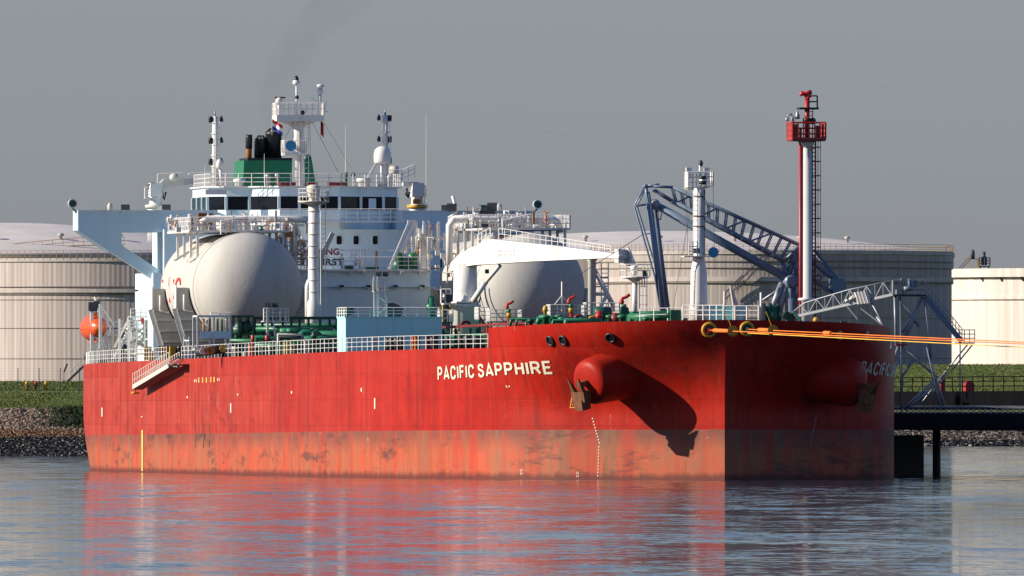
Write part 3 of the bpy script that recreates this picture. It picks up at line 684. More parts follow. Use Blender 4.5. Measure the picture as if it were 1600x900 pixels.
patch('gauge_stripe', [[(221.5, 736), (224, 736), (224, 672), (221.5, 672)]], M['paintyel'])
for x, y in ((311, 594), (317, 594), (323, 594), (330, 593), (335, 593)): patch('tug_mark', [[(x-.8, y+4), (x+.8, y+4), (x+.8, y-4), (x-.8, y-4)]], M['paintyel'])
for x, y in ((304.5, 595), (307, 595), (340.5, 593), (343, 593)): patch('tug_mark', [[(x-.6, y+2), (x+.6, y+2), (x+.6, y-2), (x-.6, y-2)]], M['paintwhite'])
patch('bulb_mark', stroke([(894, 619), (891, 637), (903, 636), (904, 631), (901, 627), (893, 626)], 1.2)+stroke([(895, 630), (895, 634)], .9)+stroke([(898, 630), (898, 634)], .9)+stroke([(900, 630), (900, 634)], .9), M['paintyel'])
patch('small_mark', stroke([(791, 602), (793, 606)], 1.2)+stroke([(795, 603), (797, 604)], 1.6), M['paintwhite'])
for k in range(9): patch('draught_mark', [[(926+1.35*k-.9, 654+4.7*k+1.2), (926+1.35*k+.9, 654+4.7*k+1.2), (926+1.35*k+.9, 654+4.7*k-1), (926+1.35*k-.9, 654+4.7*k-1)]], M['paintwhite'])
for k in range(10): patch('draught_mark', [[(936-.2*k-.8, 698+5*k+1.2), (936-.2*k+.8, 698+5*k+1.2), (936-.2*k+.8, 698+5*k-1), (936-.2*k-.8, 698+5*k-1)]], M['paintwhite'])
for k in range(11): patch('draught_mark', [[(1275-.9*k-.6, 650+4.6*k+1), (1275-.9*k+.6, 650+4.6*k+1), (1275-.9*k+.6, 650+4.6*k-1), (1275-.9*k-.6, 650+4.6*k-1)]], M['steel'], -1)
for x, y in ((815, 733), (903, 737)):
    for k in range(2): patch('draught_mark', stroke([(x-1.5, y+5*k), (x-1.5, y+5*k+3), (x+1, y+5*k+3)], .8)+stroke([(x+1.2, y+5*k), (x+1.2, y+5*k+3)], .8), M['paintwhite'])
for x in (305, 318, 327): patch('draught_mark', stroke([(x, 661), (x+1, 676), (x, 700)], 1.0), M['rust'])
# ---- fairleads
def fairlead(px, py, r, side, mr, mi, bits=None):
    t, a, p, z = hull_at(px, py, side); n = hull_n(t, z, side); c = Vector((a, p, z))+n*.02
    o = ship.part('fairlead', MB().torus(c+n*.05, r, r*.26, n, 24, 8), mr)
    up = V(0, 0, 1); x = n.cross(up).normalized(); y = x.cross(n)
    ship.part('opening', MB().lathe([(r*.95, .02), (r*.6, .05), (.01, .06)], c, 20, (x, y, n)), mi, o)
    if bits: ship.part('roller', MB().obox(c+n*.25+y*(-.05), x*r*.25, y*r*.4, n*.15), bits, o)
    return c, n
for px, py in ((860.5, 532.5), (880.5, 531.5), (954, 527.5)): fairlead(px, py, .36, 1, M['black'], M['rubber'])
FL1 = fairlead(1108, 515.5, .50, 1, M['yellow'], M['darksteel'], M['red']); FL2 = fairlead(1167, 514, .48, -1, M['yellow'], M['darksteel'], M['green'])
for px, py in ((1310, 523), (1352, 526)): fairlead(px, py, .3, -1, M['yellow'], M['rubber'])
# ---- anchor bolsters and anchors
def bolster(px, py, side):
    t, a, p, z = hull_at(px, py, side); n = hull_n(t, z, side); ax = Vector((-.55, side*.84, -.22)).normalized()
    c = Vector((a, p, z)); up = V(0, 0, 1); x = ax.cross(up).normalized(); y = x.cross(ax)
    o = ship.part('anchor_bolster', MB().lathe([(2.2, -3.2), (2.08, -.5), (1.92, 1.2), (1.84, 2.2), (1.77, 2.55), (1.58, 2.77), (1.2, 2.88), (.6, 2.93), (.01, 2.95)], c, 36, (x, y, ax)), M['hull'])
    tip = c+ax*2.95
    A = Thing('anchor', 'rusty anchor hanging from the sunlit bolster below the ship name' if side > 0 else 'dark anchor hanging from the bolster on the shaded side of the bow', 'anchor', tip, SHIP, 'bow anchors')
    w = x*(1 if side > 0 else -1); dn = (-y*.95+ax*.3).normalized(); ot = ax
    w = w*.62; y = y*.82
    A.part('shank', MB().beam(tip-ax*2.2, tip+ax*.9, .45, .45), M['rust'])
    cr_ = tip+ax*.75-y*.75
    A.part('crown', MB().obox(cr_-y*.35, w*1.15, y*.5, ax*.36).obox(cr_-y*1.15, w*.7, y*.5, ax*.45), M['rust'])
    for s in (-1, 1):
        b0 = cr_+w*s*.72-y*.35
        g = MB(); e1 = b0+y*1.9+ax*.55+w*s*.22
        g.add([b0+w*.34-ax*.22, b0-w*.34-ax*.22, b0-w*.34+ax*.26, b0+w*.34+ax*.26, e1+w*.05-ax*.05, e1-w*.05-ax*.05, e1-w*.05+ax*.06, e1+w*.05+ax*.06], [(0, 3, 2, 1), (4, 5, 6, 7), (0, 1, 5, 4), (1, 2, 6, 5), (2, 3, 7, 6), (3, 0, 4, 7)])
        A.part('fluke', g, M['rust'])
bolster(958, 586, 1); bolster(1292, 590, -1)
# ================================================================== SHIP PARTS
W = M['white']
def P_(name, mb, m_, under=None, label=None, kind=None): return ship.part(name, mb, m_, under, label, kind)
def flood(mb_unused, c, n=(-1, .3, -.2), s=.42, under=None):   # floodlight head: housing and lens
    n = Vector(n).normalized(); up = V(0, 0, 1); x = n.cross(up).normalized(); y = x.cross(n); c = Vector(c)
    o = P_('floodlight', MB().obox(c, x*s, y*s*.8, n*s*.4), M['darksteel'], under)
    return o
# ---- accommodation block
AF = 215.0
acc = P_('accommodation', MB().box(AF, 226.5, -14.2, 14.2, zmain(215)-.3, 17.85).box(AF, 222.5, -13.2, 13.2, 17.85, 21.8).box(222.5, 240, -9, 9, 9, 21.8), M['wingwhite'], label='white accommodation block under the bridge')
def window(x0, x1, y0, y1, a, under, fm=.07):
    p0, p1 = SP(x0, a), SP(x1, a); z0, z1 = SZ(y1, a, p0), SZ(y0, a, p0)
    f = MB(); t = .035
    for q in ((p0+fm, p1-fm, z1, z1+fm), (p0+fm, p1-fm, z0-fm, z0), (p0, p0+fm, z0, z1), (p1-fm, p1, z0, z1)): f.box(a-.06, a+.02, q[0], q[1], q[2], q[3])
    o = P_('window', f, M['wingwhite'], under); return o, MB().box(a-.015, a+.01, p0, p1, z0, z1)
for x0, x1 in ((431, 440), (525.5, 534), (552, 560.5), (582, 590), (645, 652)):
    g = MB(); p0, p1 = SP(x0, AF), SP(x1, AF); z0, z1 = SZ(382, AF, p0), SZ(368.5, AF, p0)
    n = 20; cy, cz, hy, hz = (p0+p1)/2, (z0+z1)/2, abs(p0-p1)/2, (z1-z0)/2
    ring = [(math.copysign(abs(math.cos(t))**.4, math.cos(t)), math.copysign(abs(math.sin(t))**.4, math.sin(t))) for t in [2*math.pi*i/n for i in range(n)]]
    g.prism([(AF-.04, cy+hy*u, cz+hz*v) for u, v in ring], (.1, 0, 0)); wn_ = P_('window', g, M['glass'], acc)
    fr = MB(); vs = [(AF-.09, cy+hy*u*s_, cz+hz*v*s_) for s_ in (1.0, 1.18) for u, v in ring]+[(AF+.02, cy+hy*u*1.18, cz+hz*v*1.18) for u, v in ring]
    fr.add(vs, [(i, (i+1) % n, n+(i+1) % n, n+i) for i in range(n)]+[(n+i, n+(i+1) % n, 2*n+(i+1) % n, 2*n+i) for i in range(n)]); P_('window_frame', fr, M['wingwhite'], acc)
def letters_flat(body, x0, x1, ytop, ybot, a, m_, name, under, bold=.03):
    v, f = text_mesh(body, bold); X0 = min(p[0] for p in v); X1 = max(p[0] for p in v); Y0 = min(p[1] for p in v); Y1 = max(p[1] for p in v)
    pa, pb = SP(x0, a), SP(x1, a); za, zb = SZ(ybot, a, pa), SZ(ytop, a, pa)
    g = MB().add([(a-.04, pa+(pb-pa)*(x-X0)/(X1-X0), za+(zb-za)*(y-Y0)/(Y1-Y0)) for x, y, _ in v], f); return P_(name, g, m_, under)
letters_flat('NO SMOKING', 440, 530, 388, 398.5, AF, M['maroon'], 'lettering', acc); letters_flat('SAFETY FIRST', 432, 537, 404, 414.5, AF, M['black'], 'lettering', acc)
# ledges
P_('deck_edge', MB().box(AF-1.9, AF, SP(350, AF), SP(628, AF), SZ(347.5, AF, 0), SZ(345.5, AF, 0)), W, acc)
# starboard side of the block with its outside stairs
# ---- bridge wings with their struts
def wing(side):
    mir = lambda q: [(a, p*side, z) for a, p, z in q]
    f = lambda pts, a=216.0: [PA(x, y, a) for x, y in pts]
    b0 = f([(122, 329), (340, 329), (340, 363), (190, 363), (170, 392), (122, 360)])
    o = P_('bridge_wing', MB().prism(mir(b0), (3.4, 0, 0)), M['wing'], label='starboard bridge wing with a slanting strut' if side > 0 else 'port bridge wing seen above the gas tank')
    P_('strut', MB().prism(mir(f([(122.2, 360.5), (190, 362.5), (190, 383), (248, 421), (240, 437)], 216.02)), (1.3, 0, 0)), M['wing'], o)
    g = MB(); a = 216.0; pt = [PA(x, 329, a) for x in (122, 340)]; g.beam(mir([pt[0]])[0], mir([pt[1]])[0], .12, .1)
    P_('cap_rail', g, W, o)
    for x in (141, 162, 188, 215, 243): q = mir([PA(x, 331, a-.06)])[0]; P_('lamp_bracket', MB().cbox(q, .1, .12, .3), M['cream'], o)
    q = Vector(mir([PA(113, 318, 217)])[0])           # search light at the tip
    s = P_('search_light', MB().lathe([(.05, .5), (.33, .35), (.42, 0), (.42, -.35)], q, 16, (V(0, 1, 0), V(0, 0, 1), V(1, 0, 0))), W, o)
    P_('search_light', MB().lathe([(.01, -.36), (.32, -.37)], q, 16, (V(0, 1, 0), V(0, 0, 1), V(1, 0, 0))).tube(q-V(0, 0, .4), q-V(0, side*.35, .75), .08, 6).cbox(q-V(0, side*.55, .75), .3, .6, .2), M['green_d'], o)
    q = mir([PA(172, 324, 217)])[0]; P_('dome_light', MB().lathe([(.22, -.35), (.25, .15), (.15, .38), (.01, .42)], q, 12), M['cream'], o)
    for x in (196, 260): flood(0, mir([PA(x, 325, 216.4)])[0], s=.38, under=o)
wing(1); wing(-1)
# ---- wheelhouse
pl = [(228, 8.7), (218.6, 8.7), (217.2, 7.2), (217.0, 5.1), (214.6, 2.75), (214.6, -2.75), (217.0, -5.1), (217.2, -7.2), (218.6, -8.7), (228, -8.7)]
zf, zs, zt_, zr_ = 21.8, SZ(328, 216, 0), SZ(307, 216, 0), SZ(293, 216, 0)
g = MB(); g.prism([(a, p, zf) for a, p in pl], (0, 0, zs-zf)); g.prism([(a, p, zt_) for a, p in pl], (0, 0, zr_-zt_))
wh = P_('wheelhouse', g, M['wingwhite'], label='white wheelhouse with a band of dark windows')
g = MB(); ins = [(a+.35, p*.965) for a, p in pl]; g.prism([(a, p, zs-.01) for a, p in ins], (0, 0, zt_-zs+.02))
cuts = {0: 3, 1: 1, 2: 1, 3: 1, 4: 3, 5: 1, 6: 1, 7: 1, 8: 3}
for i, (q0, q1) in enumerate(zip(pl[:-1], pl[1:])):
    n = cuts[i]; A0 = Vector((*q0, 0)); A1 = Vector((*q1, 0)); d = (A1-A0); nn = Vector((-d.y, d.x, 0)).normalized()
    if nn.x > 0 and abs(nn.x) > .1: nn = -nn
    for k in range(n):
        u0 = A0+d*(k/n)+d.normalized()*.13; u1 = A0+d*((k+1)/n)-d.normalized()*.13; b_ = nn*-.06 if nn.x < 0 else nn*.0
        P_('window_pane', MB().add([u0+V(.08, 0, zs), u1+V(.08, 0, zs), u1+V(.08, 0, zt_), u0+V(.08, 0, zt_)], [(0, 1, 2, 3)]), M['glass'], wh)
        P_('mullion', MB().beam(A0+d*(k/n)+V(.05, 0, zs), A0+d*(k/n)+V(.05, 0, zt_), .24), M['wingwhite'], wh)
P_('window_core', MB().prism([(a+.5, p*.95, zs-.01) for a, p in pl], (0, 0, zt_-zs+.02)), M['black'], wh)
P_('pale_window_board', MB().box(214.4, 214.5, -7.0, -5.5, zs+.15, zt_-.15) if 0 else MB().box(217.15, 217.2, SP(588, 217), SP(571, 217), zs+.1, zt_-.15), M['wingwhite'], wh)  # flat pale board set behind one window pane
P_('railing', MB().rail([PA(437, 345.5, 213.3), PA(628, 345.5, 213.3)], 1.1, 1.0, .03), W, wh)
P_('visor_eave', MB().prism([(a-.25 if a < 220 else a, p*1.03, zr_) for a, p in pl], (0, 0, .12)), W, wh)
P_('railing', MB().rail([(216.4, 8.6, zr_+.1), (214.4, 2.9, zr_+.1), (214.4, -2.9, zr_+.1), (216.4, -8.6, zr_+.1)], 1.15, 1.1, .032, 3), W, wh)
for s in (1, -1): P_('railing', MB().rail([(227, s*8.7, zr_+.1), (217, s*8.7, zr_+.1)], 1.15, 1.3, .032, 3), W, wh)
P_('signal_locker', MB().box(215.6, 216.2, SP(353, 216), SP(320, 216), SZ(304, 216, 9), SZ(296, 216, 9)), W, wh)
for x0, x1 in ((437, 448), (449, 461), (480, 495), (512, 525), (527, 540)):
    P_('equipment_box', MB().box(216.5, 217.3, SP(x0, 217), SP(x1, 217), SZ(290, 217, 0), SZ(284.5, 217, 0)), M['darkred'], wh)
for x, y0, y1, r, m_ in ((374, 293, 280, .42, 'white'), (419, 290, 273, .2, 'steel'), (433, 288, 272, .16, 'steel'), (568, 292, 279, .55, 'white'), (552, 292, 275, .1, 'white'), (541, 292, 270, .12, 'green'), (608, 292, 275, .12, 'white')):
    q = PA(x, y0, 217.5); z1 = SZ(y1, 217.5, q[1]); P_('deck_vent', MB().lathe([(r, q[2]-.2), (r, z1-.3), (r*1.3, z1-.28), (r*1.3, z1), (.01, z1+.1)], (q[0], q[1], 0), 12), M[m_], wh)
P_('buoy_light', MB().ball(PA(552, 273, 217.5), .22, 10), M['darksteel'], wh)
# whip antennas
for px, y0, y1, a in ((540, 292, 195, 219), (666, 330, 178, 217), (413, 290, 240, 219), (320, 292, 258, 219)):
    q = PA(px, y0, a); P_('whip_antenna', MB().tube(q, (q[0], q[1], SZ(y1, a, q[1])), .045, 5, .015), M['cream'])
# ---- radar mast
a = 222.0
def L_(px, py, a_=a): return Vector(PA(px, py, a_))
zb_, z1_, z2_ = SZ(292, a, 0), SZ(185, a, 0), SZ(120, a, 0); c0 = L_(466, 292)
rm = P_('radar_mast', MB().lathe([(.62, zb_-.3), (.55, zb_+2.8), (.5, z1_-1.5), (.5, z1_)], (c0.x, c0.y, 0), 20), W, label='white radar mast with a railed platform above the wheelhouse')
def plat(x0, x1, y, da, name='platform', under=None, hr=1.1, th=.25, m_=None, a_=a, step=.55):
    p0, p1 = SP(x0, a_), SP(x1, a_); z = SZ(y, a_, p0)
    o = P_(name, MB().box(a_-da, a_+da, p0, p1, z-th, z), m_ or W, under)
    P_('railing', MB().rail([(a_-da, p0, z), (a_-da, p1, z), (a_+da, p1, z), (a_+da, p0, z)], hr, step, .032, 2, True), m_ or W, under); return z
plat(429, 503, 180, 1.3, under=rm, th=.55); plat(442, 476, 238.5, 1.0, under=rm)
P_('platform_bracket', MB().prism([L_(432, 188), L_(501, 188), L_(477, 197), L_(470, 205), L_(460, 205), L_(455, 197)], (.5, 0, 0)), W, rm)
P_('pole', MB().tube(L_(464, 182), L_(463, 122), .13, 8, .06).lathe([(.3, 0), (.34, .12), (.34, .3), (.18, .42), (.18, .6)], L_(463, 132), 10), W, rm)
P_('antenna_light', MB().lathe([(.16, -.15), (.22, .05), (.22, .25), (.1, .5)], L_(463, 127), 10), M['black'], rm)
P_('mast_light', MB().ball(L_(464, 152), .2, 8), M['black'], rm); P_('mast_light', MB().ball(L_(473, 176), .22, 8), M['black'], rm)
P_('radar_scanner', MB().tube(L_(436, 180), L_(436, 160), .14, 8).ball(L_(436, 157.5), .34, 10), W, rm); P_('scanner_bar', MB().obox(L_(437.5, 152.5), V(.1, 0, 0), V(0, .48, 0), V(0, 0, .07)), M['rust'], rm)
P_('aft_pole', MB().tube(L_(499, 180), L_(500, 146), .16, 8).ball(L_(500, 142), .3, 10).lathe([(.2, .25), (.42, .4), (.35, .55), (.1, .62)], L_(500, 142), 12).tube(L_(497, 180), L_(500, 158), .06, 5).tube(L_(503, 176), L_(514, 174), .05, 5).tube(L_(486, 152), L_(497, 160), .04, 5).tube(L_(510, 157), L_(508, 174), .04, 5), W, rm)
P_('lower_fitting', MB().obox(L_(463, 176), V(.08, 0, 0), V(0, .05, 0), V(0, 0, .3)), M['darksteel'], rm)
q = L_(451.5, 228); P_('horn', MB().lathe([(.5, -.62), (.47, -.58), (.2, -.2), (.12, 0), (.12, .8)], (q.x-.6, q.y, q.z), 18, 'x'), M['horn'], rm); P_('horn_throat', MB().lathe([(.01, -.4), (.14, -.41)], (q.x-.6, q.y, q.z), 12, 'x'), M['black'], rm)
P_('ladder', MB().ladder(L_(478, 290), L_(478, 190), .5, (0, 1, 0), .5), W, rm)
P_('stay_wire', MB().tube(L_(484, 183), L_(530, 272), .02, 3).tube(L_(503, 186), L_(548, 262), .015, 3).tube(L_(458, 190), L_(446, 215), .02, 3).tube(L_(484, 190), L_(485, 250), .02, 3), M['darksteel'], rm)
for x in (468.5, 471): P_('mast_cable', MB().tube(L_(x, 290, a-.65), L_(x-1, 205, a-.65), .05, 5), M['cream'], rm)
# ---- signal masts
for px, y1, sd in ((336, 182, 1), (602, 180, -1)):
    b0 = L_(px, 294); t0 = L_(px, y1)
    sm = P_('signal_mast', MB().lathe([(.30, b0.z), (.26, t0.z-2), (.24, t0.z)], (b0.x, b0.y, 0), 14), W, label='white signal light mast on the starboard side' if sd > 0 else 'white signal light mast beside the radome')
    for k, y in enumerate((y1+2, y1+35, y1+68)):
        P_('crosstree', MB().beam(L_(px-7*sd, y), L_(px+10*sd, y), .07), W, sm)
        P_('navigation_light', MB().lathe([(.17, -.45), (.2, 0), (.17, .12)], L_(px-7*sd, y), 8), M['black'], sm)
        P_('navigation_light', MB().lathe([(.05, .3), (.17, 0), (.17, -.25)], L_(px+10*sd, y+2), 8), M['darksteel'], sm)
    for k in range(6): P_('mast_ring', MB().lathe([(.36, -.05), (.36, .05)], L_(px, y1+10+17*k), 12), W, sm)
    P_('mast_tip', MB().tube(t0, t0+V(0, 0, .6), .1, 6, .03), M['steel'], sm)
    P_('ladder', MB().ladder(L_(px+4, 292, a-.4), L_(px+4, y1+8, a-.4), .4, (0, 1, 0), .5, .025), W, sm)
    P_('brace', MB().tube(L_(px+10*sd, 292), L_(px, 252), .12, 8), W, sm)
rd_ = P_('satellite_dome', MB().lathe([(.3, -.78), (.72, -.7), (.80, -.5), (.80, .15), (.68, .55), (.38, .8), (.01, .86)], L_(597.5, 243, 219), 20), W, label='white satellite dome on struts beside the signal mast')
P_('strut', MB().tube(L_(590, 252, 219), L_(573, 280, 219), .11, 8).tube(L_(596, 255, 219), L_(597, 292, 219), .2, 8).lathe([(.5, 0), (.55, .75)], L_(568, 292, 219), 12), W, rd_)
sd_ = P_('satellite_dome', MB().lathe([(.3, -.35), (.3, .2), (.2, .42), (.01, .5)], L_(343, 257, 219), 12), W); P_('pedestal', MB().tube(L_(344, 262, 219), L_(346, 290, 219), .15, 8).tube(L_(344, 265, 219), L_(352, 290, 219), .08, 6), W, sd_)
# ---- funnel
fa = 236.0
f0 = [PA(x, y, fa) for x, y in ((383, 251), (490, 251), (495, 276), (495, 300), (379, 300), (379, 276))]
g = MB(); FR = [Vector(PA(x, y, fa)) for x, y in ((379, 300), (495, 300), (489, 250.5), (383, 250.5))]; BK = [Vector((v.x+7.0, v.y*.97, v.z)) for v in FR]
g.hexa([FR[0], FR[1], BK[1], BK[0], FR[3]+V(.6, 0, 0), FR[2]+V(.6, 0, 0), BK[2], BK[3]])
fn = P_('funnel', g, M['funnel'], label='green funnel casing with black exhaust stacks')
for x0, x1, y0, y1, m_, al in ((415, 440, 252, 206, 'black', 238.5), (399, 416, 252, 217, 'black', 238.5), (384.5, 393.5, 252, 222, 'copper', 238), (397, 401, 252, 217, 'black', 237.6)):
    q0, q1 = Vector(PA(x0, y0, al)), Vector(PA(x1, y1, al)); r = abs(q0.y-q1.y)/2; cy = (q0.y+q1.y)/2
    st_ = P_('exhaust_stack', MB().lathe([(r, q0.z-.5), (r, q1.z-.3), (r*1.05, q1.z-.25), (r*1.05, q1.z), (r*.9, q1.z), (r*.9, q1.z-.4), (.01, q1.z-.4)], (al, cy, 0), 20), M[m_], fn)
    if r > .4:
        g = MB()
        for k in range(4): t = math.pi*k/4; g.path([(al+r*math.cos(t), cy+r*math.sin(t), q1.z-.05), (al+r*.5*math.cos(t), cy+r*.5*math.sin(t), q1.z+.28), (al-r*.5*math.cos(t), cy-r*.5*math.sin(t), q1.z+.28), (al-r*math.cos(t), cy-r*math.sin(t), q1.z-.05)], .05, 4)
        P_('stack_cage', g, M['black'], fn)
P_('stack_hood', MB().lathe([(.3, -.5), (.32, .6), (.3, .8), (.2, .75)], Vector(PA(389, 224, 238)), 12), M['black'], fn)
P_('funnel_vent', MB().ball(PA(480, 248, 237), .42, 10).tube(PA(480, 256, 237), PA(480, 248, 237), .3, 8), M['green_d'], fn)
P_('stack_base', MB().box(236.8, 242, SP(455, 238), SP(384, 238), SZ(251, 238, 0), SZ(247, 238, 0)), M['black'], fn)
# ---- provision cranes abaft the bridge
for sd, px in ((1, 243), (-1, 652)):
    ca = 229.0; q = Vector(PA(px, 326, ca)); zt0 = SZ(292, ca, q.y)
    cr_ = P_('provision_crane', MB().lathe([(.75, q.z-3), (.75, q.z+.2), (.55, q.z+.5), (.5, zt0-.3), (.5, zt0)], (q.x, q.y, 0), 18), W, label='white stores crane abaft the starboard bridge wing' if sd > 0 else 'white stores crane abaft the port bridge wing')
    P_('crane_head', MB().box(ca-.7, ca+.7, q.y-.55, q.y+.55, zt0-.9, zt0+.35), W, cr_)
    P_('slewing_ring', MB().lathe([(.95, q.z+.05), (.95, q.z+.35)], (q.x, q.y, 0), 18), M['yellow' if sd < 0 else 'cream'], cr_)
    if sd > 0:
        P_('jib', MB().prism([PA(246, 290, ca), PA(256, 280, ca), PA(330, 277, ca), PA(332, 283, ca), PA(260, 293, ca), PA(250, 298, ca)], (.8, 0, 0)), M['cream'], cr_)
        P_('railing', MB().rail([PA(246, 287, ca), PA(285, 285, ca)], .9, 1.0, .03, 2).rail([PA(295, 281, ca), PA(335, 279, ca)], .6, 1.0, .03, 2), W, cr_)
        P_('cabin', MB().box(ca-.6, ca+.6, SP(246, ca), SP(226, ca), SZ(310, ca, 12), SZ(309, ca, 12)).rail([PA(226, 310, ca-.5), PA(238, 310, ca-.5)], 1.0, .5, .03, 3), W, cr_)
        P_('motor', MB().ball(PA(272, 277, ca-.5), .38, 10, (1, 1.2, 1)), M['cream'], cr_)
        P_('cable', MB().path([PA(232, 296, ca-.3), PA(232, 289, ca-.3), PA(238, 286, ca-.3), PA(243, 287, ca-.3)], .06, 6).path([PA(252, 290, ca-.5), PA(255, 308, ca-.5), PA(257, 312, ca-.5), PA(259, 300, ca-.5)], .09, 6), M['black'], cr_)
    else:
        P_('jib', MB().prism([PA(630, 290, ca), PA(630, 284, ca), PA(652, 284, ca), PA(660, 288, ca), PA(661, 300, ca), PA(645, 300, ca)], (.8, 0, 0)), W, cr_)
        P_('winch', MB().tube(PA(609, 268, ca), PA(622, 268, ca), .5, 12), M['cream'], cr_); P_('railing', MB().rail([PA(604, 286, ca-1), PA(628, 286, ca-1), PA(648, 277, ca-1)], 1.2, .7, .03, 3).ladder(PA(618, 292, ca-1), PA(626, 270, ca-1), .5), W, cr_)
        P_('cable', MB().path([PA(636, 294, ca-.5), PA(635, 304, ca-.5), PA(638, 308, ca-.5), PA(640, 300, ca-.5)], .12, 6).path([PA(651, 288, ca-.3), PA(655, 286, ca-.3), PA(665, 292, ca-.3), PA(664, 318, ca-.3)], .05, 5), M['black'], cr_)
        P_('motor', MB().cbox(PA(651, 315, ca-.9), .4, .7, .45), M['copper'], cr_)
# ---- aft superstructure stairs on the starboard quarter
g = MB()
for (x0, y0, x1, y1) in ((200, 548, 236, 512), (236, 535, 205, 512), (180, 560, 200, 520), (190, 530, 226, 555)):
    a_ = 226.0; A0 = Vector(PA(x0, y0, a_)); A1 = Vector(PA(x1, y1, a_))
    for o in (0, .9): g.beam(A0+V(o, 0, 0), A1+V(o, 0, 0), .08, .22); g.tube(A0+V(o, 0, 1), A1+V(o, 0, 1), .035, 5)
    for k in range(10): q = A0.lerp(A1, k/9); g.box(q.x, q.x+.9, q.y-.12, q.y+.12, q.z-.03, q.z+.03)
P_('outside_stair', g, M['white_rusty'])
for y in (512, 532, 552): q0 = PA(200, y, 225.5); q1 = PA(240, y, 225.5); P_('landing', MB().box(225, 227, q0[1], q1[1], q0[2]-.1, q0[2]), M['cream']); P_('railing', MB().rail([q0, q1], 1.0, .6, .03), W)
for x in (187, 200, 216, 228): q = PA(x, 570, 225); P_('stair_post', MB().beam(q, (q[0], q[1], SZ(498 if x != 216 else 470, 225, q[1])), .16), W)
P_('dark_doorway', MB().box(231, 231.5, SP(190, 231), SP(212, 231), zmain(231), SZ(515, 231, 15)), M['darksteel'])
g = MB(); a_ = 219.0
def zig(x0, y0, x1, y1, nm='outside_stair'):
    g = MB(); A0 = Vector(PA(x0, y0, a_)); A1 = Vector(PA(x1, y1, a_))
    for o in (0, .8): g.beam(A0+V(o, 0, 0), A1+V(o, 0, 0), .08, .24); g.tube(A0+V(o, 0, 1), A1+V(o, 0, 1), .035, 5); g.tube(A0+V(o, 0, .5), A1+V(o, 0, .5), .03, 5)
    n = 9
    for k in range(n+1): q = A0.lerp(A1, k/n); g.box(q.x, q.x+.8, q.y-.13, q.y+.13, q.z-.03, q.z+.03)
    P_(nm, g, M['cream'])
zig(206, 548, 238, 516); zig(240, 552, 212, 530); zig(232, 570, 250, 545)
for y, x0, x1 in ((500, 204, 236), (513, 200, 240), (531, 205, 242), (552, 212, 246)):
    q0, q1 = PA(x0, y, a_-.3), PA(x1, y, a_-.3); P_('landing', MB().box(a_-.3, a_+1.2, q0[1], q1[1], q0[2]-.12, q0[2]), M['cream']); P_('railing', MB().rail([q0, q1], 1.0, .5, .03, 3), W)
for x in (203, 213, 226, 238): q = PA(x, 572, a_-.4); P_('stair_post', MB().beam(q, (q[0], q[1], SZ(500, a_, q[1])), .13), W)
P_('fire_locker', MB().box(a_-.5, a_-.2, SP(220, a_), SP(224, a_), SZ(506, a_, 15), SZ(497, a_, 15)), M['red'])
P_('wall_lamp', MB().cbox(PA(213, 454, 215), .2, .3, .15), M['darksteel'])
